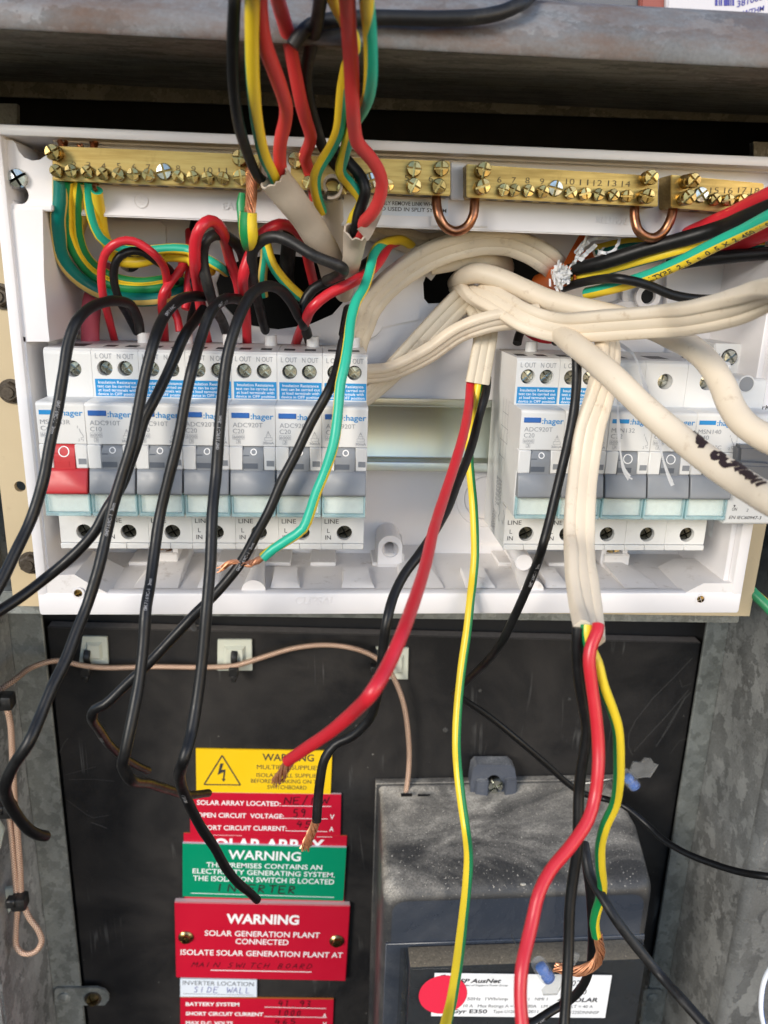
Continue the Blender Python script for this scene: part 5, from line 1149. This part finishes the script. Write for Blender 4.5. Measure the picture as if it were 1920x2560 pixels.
# ---- cut cables hanging from above: sheath, cores
def cable(lab, cat='cable', O=(0, 0, 0), name='sheathed_cable', group=None): return thing(name, lab, cat, O, group)
def core(t, uv, Yk, od, mats='blackwire', stripe=None, twist=0., nm='core', scale=1., lab=None, N=16, wob=.015):
    pts = runon(pxpath(uv, Yk), uv); b = BM(); fr = tube(b, pts, od/2, N=N, stripe=stripe, twist=twist, scale=scale, wob=wob)
    part(nm, b, [M[m] for m in (mats if isinstance(mats, tuple) else (mats,))], t, label=lab, ang=60); return fr
def hollow(b, pts, rn, rb, shape=None, twist=0., scale=1., th=.7, N=24, wob=0., jag=0.):
    """open-mouthed sheath: outer and inner skins joined by a ragged lip at the end of the path"""
    sp, par = spline(pts, 2); fr = frames(sp, par, twist); o = []; q = []
    for i, (p, tt, n, bb) in enumerate(fr):
        k = keyed(scale, par[i]); ro = []; ri = []
        for j in range(N):
            a = 2*PI*j/N; x, y = shape(a) if shape else (math.sin(a), math.cos(a)); jj = tt*(jag*random.uniform(-1, 1) if i == len(fr)-1 else 0)
            kk = k*(1+wob*math.sin(i*.9+j*1.7))
            ro.append(b.verts.new(p+n*(y*rn*kk)+bb*(x*rb*kk)+jj)); ri.append(b.verts.new(p+n*(y*(rn*kk-th))+bb*(x*(rb*kk-th))+jj))
        o.append(ro); q.append(ri)
    for L, fl_ in ((o, False), (q, True)):
        for i in range(len(L)-1):
            for j in range(N):
                f = (L[i][j], L[i][(j+1) % N], L[i+1][(j+1) % N], L[i+1][j]); b.faces.new(f[::-1] if fl_ else f)
    for j in range(N): b.faces.new((o[-1][j], o[-1][(j+1) % N], q[-1][(j+1) % N], q[-1][j]))
    bmesh.ops.recalc_face_normals(b, faces=b.faces[:]); return fr
t = cable('leftmost and longest of the three cut taupe cables, slit open above the breakers', O=P(590, 390, 0))
b = BM(); hollow(b, pxpath([(724, 600), (712, 560), (690, 520), (664, 478), (636, 440), (610, 408), (592, 384)], [(0, 40), (2, 16), (4, 2), (6, -6)]), 2.9, 5.4, twist=[(0, 0), (6, 8)], scale=[(0, 1), (3, .96), (6, 1.02)], wob=.02, jag=.5, N=28); part('sheath', b, M['taupe'], t, ang=60)
core(t, [(585, 400), (560, 384), (540, 345), (527, 308), (515, 265), (505, 190), (503, 100), (507, 0), (510, -40)], [(0, 4), (2, -14), (5, -46), (8, -72)], 3.5)
core(t, [(602, 405), (588, 373), (571, 337), (556, 270), (547, 186), (544, 100), (545, 0), (546, -40)], [(0, 2), (2, -16), (4, -46), (7, -76)], 3.9, GY, [(-150, 28, 1)], [(0, 0), (3, 0), (5, 35), (7, 100)], 'earth_core', N=24)
core(t, [(616, 410), (608, 375), (604, 335), (607, 300), (616, 262), (618, 232), (608, 195), (590, 145), (572, 95), (562, 30), (558, -40)], [(0, 3), (2, -8), (5, -28), (7, -44), (10, -66)], 4.4, 'redsoft')
t = cable('taupe sheathed cable with a curled split lip between the two other cut cables', O=P(715, 400, 10))
b = BM(); hollow(b, pxpath([(728, 545), (722, 500), (718, 460), (716, 425)], [(0, 38), (3, 16)]), 2.6, 4.6, scale=[(0, .85), (3, .92)], wob=.03, jag=.4); part('sheath', b, M['taupe'], t, ang=60)
b = BM(); pp = P(716, 398, 10); q = []                      # the rolled-back flap
for i in range(26):
    a = -1.9+i*.235; r = 4.6-.075*i; q.append((V((pp.x+r*math.cos(a), pp.y, pp.z+r*math.sin(a))), V((-math.cos(a), 0, -math.sin(a)))))
va = [[b.verts.new(p+V((0, dy, -abs(dy)*.25))) for dy in (-3.6, 0, 4.5)] for p, _ in q]
for r0, r1 in zip(va, va[1:]):
    for k in range(2): b.faces.new((r0[k], r0[k+1], r1[k+1], r1[k]))
fs = b.faces[:]; bmesh.ops.recalc_face_normals(b, faces=fs); bmesh.ops.solidify(b, geom=fs, thickness=.8); part('curled_lip', b, M['taupe'], t, ang=60)
core(t, conv(zA, [(745, 1290), (715, 1140), (690, 1060), (680, 1005), (705, 945), (718, 880), (690, 790), (655, 660), (612, 450), (570, 230), (525, 70), (500, -20), (490, -120)]), [(0, 20), (3, 6), (6, -10), (9, -34), (12, -60)], 4.3, 'redsoft')
core(t, conv(zA, [(790, 1370), (765, 1300), (748, 1220), (750, 1140), (780, 1070), (850, 960), (900, 840), (915, 700), (928, 560), (955, 430), (1000, 310), (985, 230), (925, 110), (870, 0), (845, -100)]), [(0, 18), (3, 2), (5, -8), (8, -26), (11, -40), (14, -62)], 4.0, GY, [(-15, 160, 1)], [(0, -10), (4, 0), (8, 5), (10, -60), (12, -90), (14, -60)], 'earth_core', N=24)
core(t, conv(zA, [(900, 1290), (885, 1180), (900, 1100), (840, 1020), (790, 940), (745, 800), (705, 650), (690, 500), (715, 320), (755, 160), (780, 0), (790, -120)]), [(0, 22), (3, 12), (5, -2), (8, -28), (11, -64)], 4.0, 'blackold')
t = cable('taupe sheathed cable with a ragged open mouth, rightmost of the three cut cables', O=P(768, 520, 10))
b = BM(); hollow(b, pxpath([(742, 640), (752, 600), (760, 560), (766, 522), (770, 498)], [(0, 48), (2, 20), (4, 8)]), 3.4, 4.3, scale=[(0, .8), (2, .85), (3, 1.0), (4, 1.12)], wob=.03, jag=1.0); part('sheath', b, M['taupe'], t, ang=60)
b = BM(); q = pxpath([(783, 508), (795, 496), (808, 478), (820, 460), (826, 452)], [(0, 6), (4, 10)]); ribbon(b, q, lambda f: 5.5*(1-f)+.4, nrm=(.3, -1, .3)); fs = b.faces[:]; bmesh.ops.solidify(b, geom=fs, thickness=.8); part('torn_flap', b, M['taupe'], t, ang=60)
core(t, conv(zA, [(980, 1640), (1000, 1560), (1012, 1470), (1030, 1380), (1058, 1300), (1072, 1230), (1045, 1150), (990, 1080), (920, 1010), (860, 960)]), [(0, 24), (2, 10), (5, 6), (9, 10)], 4.1)
core(t, conv(zA, [(1020, 1560), (1050, 1450), (1100, 1400), (1155, 1310), (1180, 1190), (1150, 1090), (1085, 1000), (1020, 925), (1000, 830), (990, 680), (980, 430), (965, 190), (955, 0), (950, -120)]), [(0, 14), (2, 4), (5, -10), (8, -26), (10, -44), (13, -76)], 4.5, 'redsoft')
core(t, conv(zA, [(965, 1600), (970, 1500), (1000, 1400), (1050, 1310), (1000, 1225), (950, 1170), (910, 1110), (935, 1000), (965, 890), (1005, 790), (1060, 700), (1095, 600), (1108, 450), (1100, 200), (1080, 0), (1070, -120)]), [(0, 26), (2, 12), (5, 6), (9, -18), (12, -48), (15, -76)], 4.0, GY, [(15, 170, 1)], [(0, 0), (6, -20), (8, -20), (11, 10), (13, 15), (15, -170)], 'earth_core', N=24)
wire('thick black cable lying along the rusty roof lip at the top of the photo', [(632, 100), (648, 76), (670, 55), (700, 46), (760, 40), (815, 38), (880, 39), (950, 40), (1030, 37), (1085, 26), (1120, 10), (1145, -10), (1165, -40)], [(0, -37.5), (3, -38), (8, -39), (10, -35), (12, -20)], 4.2, 'blackold', cat='cable', N=18)

# ---- the dangling green wire
t = thing('earth_wire', 'teal earth wire dangling over the breakers with frayed copper at its end', 'wire', P(745, 785, -10))
uv = conv(zF, [(470, 385), (420, 370), (340, 322), (250, 326), (170, 358)])+[(814, 537), (804, 557), (800, 581), (787, 621), (769, 652.5), (758, 692), (753, 732), (745, 785), (735, 830), (730, 888), (721.5, 956), (702.6, 1018), (683.6, 1064), (668, 1112), (655, 1142), (624, 1165), (591.5, 1185), (568, 1204)]
pts = pxpath(uv, [(0, 66), (3, 46), (6, 24), (9, 8), (12, -6), (15, -14), (19, -18), (22, -18)]); b = BM()
fr = tube(b, pts, 1.95, N=26, stripe=[(62, 272, 1)], twist=[(0, 170), (3, 160), (5, 40), (7, -12), (9, -12), (11, 26), (14, 22), (16, -24), (20, -24), (22, 40), (24, 75)], wob=.02); part('insulation', b, [M['teal'], M['yellow']], t, ang=60)
b = BM(); strands(b, pxpath([(572, 1201), (556, 1211), (540, 1218), (524, 1219)], -18), 1.5, 9, .8, .5, .3); strands(b, pxpath([(524, 1219), (508, 1213), (495, 1216), (480, 1227), (470, 1232)], -18), 1.0, 6, .4, .45, 1.1); part('copper_strands', b, M['strand'], t)

# ---- cream flat and round cables in the middle
def marks(b, fr, strokes, r, wd, mat=0):
    N = len(fr)
    for st in strokes:
        q = []
        for (f0, a0), (f1, a1) in zip(st, st[1:]):
            for k in range(7):
                f, a = f0+(f1-f0)*k/6, math.radians(a0+(a1-a0)*k/6); p, tt, n, bb = fr[min(N-1, int(f*(N-1)))]
                nxt = fr[min(N-1, int(f*(N-1))+1)][0]; fx = f*(N-1)-int(f*(N-1)); p = p.lerp(nxt, fx)
                nn = n*math.cos(a)+bb*math.sin(a); q.append((p+nn*(r+.1), nn))
        ribbon(b, q, wd, mat=mat)
def flatcable(lab, uv, Yk, hw, ht, mat='tps', twist=0., scale=1., marks_=None, N=44, round_=False, wob=.012, mw=1.4, cat='cable'):
    pts = pxpath(uv, Yk); n0 = len(pts); pts = runon(pts, uv); b = BM(); fr = tube(b, pts, ht, hw, N=N if not round_ else 24, shape=None if round_ else flat3, twist=twist, scale=scale, wob=wob, step=2)
    nm = 'round_cable' if round_ else 'flat_cable'
    if marks_:
        t = thing(nm, lab, cat, pts[0]); part('sheath', b, M[mat], t, ang=50); b = BM(); k = (len(spline(pts[:n0], 2)[0])-1)/(len(fr)-1)
        marks(b, fr, [[(f*k, a) for f, a in st] for st in marks_], ht*1.01, mw); part('handwriting', b, M['marker'], t, smooth=False); return t
    return single(nm, b, M[mat], lab, cat, O=pts[0], ang=50)
flatcable('dirty cream flat cable arching high under the copper link', [(758, 790), (768, 740), (780, 706), (797, 664), (834, 619), (886, 578), (940, 548), (994, 530), (1049, 520), (1103, 524), (1155, 545), (1187, 566), (1215, 600)], [(0, 50), (3, 44), (8, 40), (11, 46), (12, 70)], 5.6, 2.7, 'tpsgrey', twist=[(0, -20), (6, -25), (10, -20), (12, -30)])
flatcable('cream cable looping back behind the arching flat cable into the hole', [(930, 572), (967, 566), (1010, 557), (1050, 553), (1080, 562), (1092, 578), (1086, 600)], [(0, 52), (3, 50), (6, 74)], 4.2, 3.4, 'tpsgrey', round_=True)
flatcable('dirty cream flat cable tucked high beside the cut cables with black marker on it', [(800, 492), (840, 505), (880, 520), (915, 530), (960, 528), (1000, 520)], [(0, 58), (5, 62)], 5.0, 2.6, 'tpsgrey', twist=20, marks_=[[(.6, -40), (.62, 0), (.66, 20)], [(.68, -50), (.72, -10)], [(.62, 40), (.68, 50), (.7, 20)]], mw=1.6)
flatcable('pale cream flat cable slanting down left from the middle hole', [(1018, 632), (1000, 645), (960, 685), (920, 728), (880, 770), (850, 800), (815, 835), (760, 880)], [(0, 66), (1, 56), (4, 52), (7, 55)], 5.6, 2.6, 'tpsgrey', twist=[(0, 0), (3, 0), (6, 20), (7, 40)], scale=[(0, 1), (3, 1), (6, .8)])
flatcable('cream flat cable curving left below the slanting one, faintly lettered', [(1165, 680), (1120, 687), (1075, 692), (1030, 703), (985, 722), (930, 760), (880, 787), (840, 803), (790, 808), (740, 812)], [(0, 30), (3, 32), (6, 44), (9, 52)], 4.6, 2.4, 'tps', twist=[(0, 25), (4, 35), (9, 40)])
flatcable('thick round cream cable curving down the right edge, upper of the two marked in black', [(985, 612), (994, 603), (1004, 596), (1035, 590), (1076, 600), (1130, 624), (1184, 648), (1240, 662), (1300, 676), (1360, 692), (1410, 710), (1450, 728), (1490, 748), (1530, 783), (1560, 830), (1580, 878), (1607, 915), (1650, 944), (1700, 968)],
          [(0, 74), (1, 56), (3, 44), (7, 28), (11, 4), (14, -22), (18, -52)], 4.35, 4.35, 'tps', round_=True, scale=[(0, .9), (6, 1), (12, 1.05), (18, 1.1)], marks_=[[(.77, 55), (.775, 35), (.785, 50), (.8, 75)], [(.83, 70), (.86, 60), (.9, 75)]], mw=1.9)
flatcable('big cream flat cable sweeping out towards the viewer at the right edge', [(996, 632), (1016, 630), (1049, 640), (1089, 662), (1130, 686), (1184, 704), (1227, 708), (1262, 706), (1320, 702), (1379, 698), (1440, 693), (1496, 686), (1583, 665), (1659, 633), (1740, 592)], [(0, 72), (1, 50), (4, 24), (7, 2), (10, -24), (13, -72), (14, -95)], 5.7, 2.9, 'tps', twist=[(0, 30), (3, 10), (6, -8), (14, -5)])
flatcable('thick round cream cable slanting down to the right edge with handwriting in black marker', [(1190, 700), (1215, 722), (1240, 744), (1280, 776), (1326, 816), (1396, 884), (1466, 944), (1536, 998), (1607, 1046), (1665, 1080), (1740, 1118)], [(0, 26), (2, 0), (4, -24), (6, -48), (8, -78), (10, -108)], 4.5, 4.5, 'tps', round_=True,
          marks_=[[(.6, 62), (.612, 75), (.625, 60), (.635, 40), (.65, 20), (.66, 25), (.668, 5)], [(.63, 55), (.645, 35), (.655, 45), (.66, 22)], [(.70, 40), (.705, 15), (.715, 5), (.725, 25), (.715, 45), (.702, 42)], [(.728, 40), (.735, 10), (.75, 5), (.765, 40)], [(.745, 45), (.77, 50), (.79, 42)], [(.775, 12), (.785, 45)], [(.795, 10), (.803, 48), (.81, 15), (.818, 45)], [(.825, 5), (.835, 40), (.845, 10)], [(.855, 0), (.862, 40)], [(.875, 0), (.882, 35)]], mw=2.1)
# three core cable hanging over the right breakers
t = cable('long cream flat cable hanging over the right breakers, three cores below its cut end', O=P(1250, 1100, -20))
uv = [(1303, 715), (1311, 738), (1313, 764), (1308, 804), (1294, 860), (1275, 925), (1263, 996), (1254, 1078), (1251, 1160), (1253, 1214), (1261, 1280), (1268, 1330), (1273, 1369)]
b = BM(); tube(b, pxpath(uv, [(0, 10), (3, -6), (6, -16), (8, -34), (10, -58), (12, -78)]), 2.8, 5.45, N=44, shape=flat3, wob=.012, step=2, twist=[(0, 30), (3, 20), (5, -12), (8, -10), (12, 0)]); part('sheath', b, M['tps'], t, ang=50)
core(t, [(1248, 1355), (1247, 1372), (1247, 1420), (1252, 1476), (1262, 1533), (1268, 1572), (1265, 1610), (1258, 1650), (1251, 1705), (1249, 1767), (1247, 1836), (1237, 1905), (1231, 1960), (1228, 2057), (1224, 2135), (1219, 2212), (1214, 2280)], [(0, -78), (4, -80), (8, -82), (12, -92), (16, -112)], 3.6)
core(t, [(1292, 1350), (1290, 1364), (1279, 1390), (1273, 1420), (1278, 1476), (1288, 1551), (1293, 1620), (1292, 1665), (1285, 1722), (1271, 1770), (1235, 1825), (1188, 1882), (1164, 1930), (1150, 1990), (1138, 2040), (1128, 2085), (1124, 2148), (1128, 2212), (1132, 2270)], [(0, -80), (4, -86), (8, -96), (12, -110), (18, -134)], 3.9, 'redwire')
core(t, [(1267, 1350), (1267, 1366), (1274, 1398), (1288, 1428), (1303, 1484), (1322, 1533), (1334, 1575), (1337, 1641), (1336, 1690), (1328, 1738), (1308, 1782), (1297, 1825), (1297, 1871), (1301, 1915), (1296, 1945), (1288, 1970), (1284, 1995), (1288, 2022)], [(0, -78), (4, -82), (8, -80), (12, -72), (14, -62), (17, -60)], 3.7, GN, [(-45, 150, 1)], [(0, 0), (6, 5), (12, 10), (14, 45), (17, 45)], 'earth_core', N=24)
b = BM(); strands(b, pxpath([(1291, 2018), (1294, 2036), (1297, 2056), (1287, 2080), (1262, 2094), (1236, 2096), (1212, 2090), (1190, 2087)], [(0, -60), (4, -56), (7, -50)]), 1.9, 10, 1.4, .5, .35)
strands(b, pxpath([(1240, 2094), (1226, 2100), (1219, 2110), (1226, 2122), (1229, 2130)], -54), .7, 3, .3, .4, .3); part('copper_strands', b, M['strand'], t)
# short cut cable in the middle
t = cable('short cut cream flat cable in the gap between the breaker blocks, three cores dangling', O=P(1038, 800, 40))
b = BM(); tube(b, pxpath([(1020, 655), (1034, 668), (1046, 690), (1048, 730), (1041, 772), (1031, 829)], [(0, 60), (1, 52), (3, 42), (5, 38)]), 2.5, 5.1, N=44, shape=flat3, wob=.02, step=2, twist=[(0, 10), (5, -6)]); part('sheath', b, M['tpsgrey'], t, ang=50)
fr = core(t, [(1024, 790), (1017, 826), (1013, 873), (1004, 926), (986, 991), (965, 1056), (948, 1108), (934, 1155), (922, 1209), (908, 1258), (889, 1314), (865, 1378), (838, 1438), (805, 1494), (765, 1537), (715, 1580), (668, 1612), (622, 1643)], [(0, 42), (1, 41), (2, 30), (5, -20), (8, -64), (11, -104), (13, -118), (17, -76)], 3.9, 'redwire')
b = BM(); strands(b, pxpath([(628, 1640), (616, 1660), (606, 1678), (597, 1692)], [(0, -76), (3, -66)]), 1.75, 12, .5, .45, .3); part('copper_strands', b, M['strand'], t)
core(t, [(1052, 815), (1051, 838), (1046, 862), (1035, 900), (1022, 952), (1007, 998), (986, 1048), (968, 1095), (944, 1139), (910, 1192), (872, 1243), (849, 1291), (836, 1341), (828, 1395), (822, 1458), (813, 1510), (800, 1550), (764, 1588), (724, 1608), (702, 1638), (691, 1690), (686, 1740), (684, 1774)], [(0, 40), (3, 30), (6, 4), (9, -24), (12, -40), (15, -40), (18, -36), (22, -40)], 3.7)
b = BM(); strands(b, pxpath([(684, 1768), (679, 1785), (668, 1810), (657, 1838)], [(0, -40), (3, -36)]), 1.8, 12, 1.1, .5, .35); part('copper_strands', b, M['strand'], t)
core(t, [(1034, 812), (1034, 834), (1028, 860), (1020, 900), (1015, 939), (1014, 991), (1017, 1030), (1022, 1082), (1025, 1134), (1026, 1200), (1022, 1250), (1017, 1291), (1010, 1358), (998, 1441), (989, 1530), (986, 1607), (989, 1661), (997, 1729), (1007, 1797), (1012, 1851), (1008, 1918), (1001, 1980), (994, 2040), (986, 2100), (975, 2165), (962, 2216), (950, 2270)], [(0, 40), (3, 36), (7, 28), (10, 16), (14, -10), (18, -36), (22, -76), (26, -116)], 3.7, GN, [(-165, 12, 1)], [(0, 0), (4, 40), (5, -5), (14, -5), (20, -20), (26, -48)], 'earth_core', N=28)

# ---- right hand group
FB = lambda x, y: zG(x, y)
wire('thick red wire rising to the right edge over the rightmost brass bar', [(1400, 545), (1440, 527), (1480, 509), (1530, 487), (1580, 464), (1625, 440), (1665, 421), (1720, 395)], [(0, 46), (3, 18), (7, -18)], 6.2, 'redwire', N=20)
wire('second thick red wire behind the striped wires at the right edge', [(1500, 548), (1545, 538), (1600, 524), (1640, 509), (1690, 491), (1730, 478)], [(0, 44), (2, 30), (5, 2)], 6.4, 'redwire', N=20)
wire('thick black wire slanting up right from the orange sheath below the red one', [(1215, 592), (1240, 582), (1306, 566), (1394, 538), (1481, 515), (1554, 493), (1600, 474), (1665, 447), (1720, 424)], [(0, 50), (2, 30), (5, 6), (8, -28)], 5.8, N=20)
wire('teal and yellow wire with black print, frontmost of the wires at the right edge', [(1268, 634), (1300, 627), (1338, 617), (1394, 599), (1467, 568), (1540, 531), (1610, 497), (1665, 468), (1720, 440)], [(0, 34), (3, 10), (5, -10), (8, -44)], 5.0, GY, [(-170, 20, 1)], N=26, prints=[('ALLTYPE 2.5 s 0 5 X 2 450 V 0 6 B A', .3, 2.0, -22, False, 0, 1.2)], pm='printdk')
wire('yellow and green wire fanning out just below the thick black one from the white fibres', [(1222, 608), (1292, 588), (1379, 564), (1467, 540), (1525, 518), (1580, 496)], [(0, 44), (3, 18), (5, 10)], 4.3, ('darkgreen', 'yellow'), [(-45, 170, 1)], N=24)
wire('yellow and green wire running level behind the copper link to the right edge', [(1285, 540), (1340, 527), (1385, 523), (1440, 526), (1500, 532), (1583, 531), (1665, 529), (1720, 527)], [(0, 56), (3, 44), (7, 24)], 4.4, ('darkgreen', 'yellow'), [(0, 160, 1)], N=24)
wire('black wire running level to the right edge below the striped wires', [(1440, 575), (1500, 563), (1550, 557), (1600, 552), (1665, 547), (1720, 544)], [(0, 40), (5, 20)], 5.4, N=18)
wire('black wire arching over and diving behind the big cream flat cable', [(1218, 622), (1250, 612), (1292, 604), (1336, 602), (1394, 614), (1452, 637), (1496, 645), (1540, 646), (1600, 640)], [(0, 44), (3, 10), (6, 4), (8, 10)], 3.6)
wire('dark red brown wire between the black wire and the yellow one', [(1232, 598), (1300, 578), (1380, 554), (1450, 535), (1520, 512)], [(0, 50), (4, 22)], 3.4, 'brown')
t = cable('orange cable sheath torn open over white fibres under the right copper link', O=P(1215, 600, 40), name='orange_cable')
b = BM(); hollow(b, pxpath([(1170, 616), (1190, 608), (1206, 600), (1218, 594)], [(0, 66), (3, 38)]), 4.0, 5.4, jag=.8); part('sheath', b, M['orange'], t, ang=60)
b = BM()
for q, wd in (([(1219, 582), (1236, 550), (1255, 516), (1266, 503)], 3.2), ([(1243, 574), (1262, 566), (1284, 556)], 8.5), ([(1240, 585), (1262, 574), (1288, 564)], 4)):
    ribbon(b, pxpath(q, [(0, 44), (len(q)-1, 40)]), wd, nrm=(.3, -1, .2))
fs = b.faces[:]; bmesh.ops.solidify(b, geom=fs, thickness=.9); part('torn_flap', b, M['orange'], t, ang=60)
b = BM()
for i in range(150):
    c = P(1209+random.gauss(0, 7.5), 596+random.gauss(0, 8.5), 33+random.uniform(-3, 3)); d = V((random.uniform(-.2, 1), random.uniform(-1.2, .1), random.uniform(-1, 1))).normalized()
    ribbon(b, [c, c+d*random.uniform(1, 2.6), c+d*random.uniform(2.6, 4)+V((0, 0, random.uniform(-.6, .6)))], random.uniform(.5, 1.1), nrm=(random.uniform(-.6, .6), -1, random.uniform(-.6, .6)))
bmesh.ops.create_icosphere(b, subdivisions=2, radius=3.4, matrix=Matrix.Translation(P(1209, 596, 38)))
part('fibre_tuft', b, M['fibre'], t)
b = BM(); sg = [[(1245, 552), (1262, 528), (1290, 514), (1337, 510), (1332, 532), (1318, 546), (1300, 545), (1292, 540)], [(1243, 560), (1256, 540), (1272, 520)], [(1246, 556), (1258, 562), (1264, 566)], [(1238, 574), (1250, 548), (1262, 518), (1268, 506)], [(1255, 556), (1275, 540), (1286, 528)], [(1290, 552), (1302, 540)], [(1286, 560), (1296, 546), (1304, 534)], [(1230, 582), (1246, 556)], [(1240, 548), (1262, 522), (1330, 514)]]
for k, q in enumerate(sg): ribbon(b, [p+V((0, random.uniform(-1.5, 1.5), 0)) for p in spline(pxpath(q, [(0, 38), (7, 26)]), 1)[0]], (1.3, 1.6, 2.2, 1., 1.8, 1.4, 1.1, 1.2, .9)[k], nrm=(.2, -1, .3))
part('fibre_strand', b, M['fibre'], t)
b = BM()
def string(lab, q, yk, wd, fray):
    b = BM(); pts = spline(pxpath(q, yk), 1)[0]; ribbon(b, pts, lambda f: wd*(.75+.25*math.sin(f*21)), nrm=(.25, -1, 0))
    for f in fray: ribbon(b, spline(pxpath(f, -12), 1)[0], .55, nrm=(.2, -1, 0))
    fs = b.faces[:]; bmesh.ops.solidify(b, geom=fs, thickness=.2); single('string', b, M['fibre'], lab, 'string', 'white strings over the right breakers')
string('frayed white string ending on the lever of the C32 breaker', [(1318, 728), (1329, 752), (1338, 790), (1336, 830), (1335, 874), (1336, 920), (1340, 975), (1348, 1015), (1358, 1034)], [(0, 14), (3, 2), (5, -6), (8, -12)], 1.6, [[(1348, 1010), (1356, 1022), (1362, 1029)], [(1356, 1030), (1366, 1035)], [(1352, 1028), (1357, 1037)]])
string('white string running down behind the thick cream cable to the next lever', [(1312, 731), (1345, 748), (1368, 766), (1380, 792), (1391, 826), (1405, 862), (1415, 900), (1424, 950), (1432, 990), (1442, 1022), (1453, 1049)], [(0, 16), (3, 8), (6, -3), (10, -11)], 1.7, [[(1440, 1015), (1448, 1030), (1453, 1040)]])
wire('black tail from the grey collar of the first right hand breaker', [(1117, 742), (1121, 725), (1128, 712), (1142, 702)], [(0, 45), (3, 52)], 4.0)
wire('black tail from the second right hand breaker, hanging to a bend beside the meter', [(1200, 738), (1208, 724), (1224, 722), (1240, 742), (1245, 768), (1246, 808), (1241, 878), (1231, 937), (1215, 1007), (1201, 1066), (1187, 1125), (1172, 1180), (1163, 1209), (1141, 1265), (1112, 1330), (1086, 1383), (1056, 1424), (1030, 1450), (1006, 1474), (986, 1493), (984, 1500), (1000, 1511), (1060, 1551), (1130, 1608), (1180, 1651), (1226, 1692), (1262, 1715), (1300, 1724), (1345, 1739), (1398, 1781), (1432, 1813), (1480, 1842), (1540, 1866), (1600, 1884), (1665, 1894), (1740, 1902)],
     [(0, 45), (2, 20), (4, -4), (8, -12), (11, -20), (15, -4), (19, 40), (22, 70), (27, 90), (30, 60), (34, 10)], 3.7, prints=[('0M7169C-1 3mm', .255, 1.15, 0, True)])
wire('short red wire tucked behind the big cream flat cable above the right breakers', [(1130, 704), (1146, 720), (1168, 730), (1196, 732), (1212, 726)], [(0, 52), (4, 44)], 4.2, 'redwire')
wire('black wire leaving the photo at the bottom right corner past the meter', [(1262, 1822), (1266, 1845), (1272, 1882), (1283, 1908), (1300, 1936), (1325, 1978), (1375, 2045), (1427, 2107), (1470, 2155), (1522, 2214), (1580, 2280)], [(0, -52), (3, -64), (7, -84), (10, -110)], 3.7, 'blackold')
wire('black wire curling from behind the green core across the meter label', [(1266, 1858), (1270, 1890), (1276, 1940), (1279, 2000), (1279, 2040), (1277, 2072), (1270, 2105), (1255, 2135), (1230, 2161), (1193, 2183), (1150, 2211), (1090, 2245)], [(0, -36), (4, -30), (8, -20), (11, -30)], 3.9, prints=[('0M7169C', .85, 1.15, -10, True)])
wire('green and yellow wire with green tape coming from behind the panel at the right edge', [(1596, 1250), (1612, 1264), (1628, 1282), (1648, 1300), (1668, 1322), (1700, 1370)], [(0, 80), (5, 60)], 5.6, ('tape', 'yellow'), [(60, 150, 1)], [(0, 60), (3, 0), (5, 0)], N=20)
wire('white wire with a blue stripe at the lower right edge', [(1690, 2060), (1668, 2085), (1652, 2115), (1645, 2150), (1645, 2190), (1655, 2230), (1680, 2300)], [(0, 20), (6, 0)], 2.6, ('gybluewhite', 'ltblue'), [(30, 170, 1)], N=16)
# ---- things on top of the box
t = thing('label_carton', 'white carton with a printed barcode label standing above the roof lip at the top right', 'carton', P(1560, 30, -8))
b = BM(); slab(b, [(1441, -60), (1710, -50), (1712, 62), (1441, 40)], -8, 40, .6); part('box', b, M['carton'], t)
b = BM()
for u, wd in ((1545, 5), (1553, 2), (1557, 3), (1564, 8), (1573, 3), (1578, 2), (1582, 4)): slab(b, [(u, -60), (u+wd, -60), (u+wd, 12), (u, 12)], -8.2, -8.05)
text_px(b, '381008', (1592, 16), (1650, -2), 14, -8.2, .01, .2); text_px(b, 'WTHM', (1606, 34), (1652, 22), 11, -8.2, .01, .2); part('barcode', b, M['bluepen'], t, smooth=False)
b = BM(); slab(b, [(1386, -60), (1438, -58), (1438, 44), (1384, 40)], -6, 20, .6); single('red_carton', b, M['cartonred'], 'brick red carton beside the white barcode carton above the roof lip', 'carton')
b = BM(); slab(b, [(1060, -60), (1380, -60), (1381, 44), (1060, 30)], -4, 30, .8); single('dark_box', b, M['knobgrey'], 'dark grey box edge left of the red carton above the roof lip', 'box')
# dim wires seen in the gap under the panel
for lab, q, m, od in (('dim pair of grey wires in the dark gap under the panel', [(398, 1318), (408, 1336), (424, 1366)], 'knobgrey', 4),):
    wire(lab, q, [(0, 150), (2, 183)], od, m)
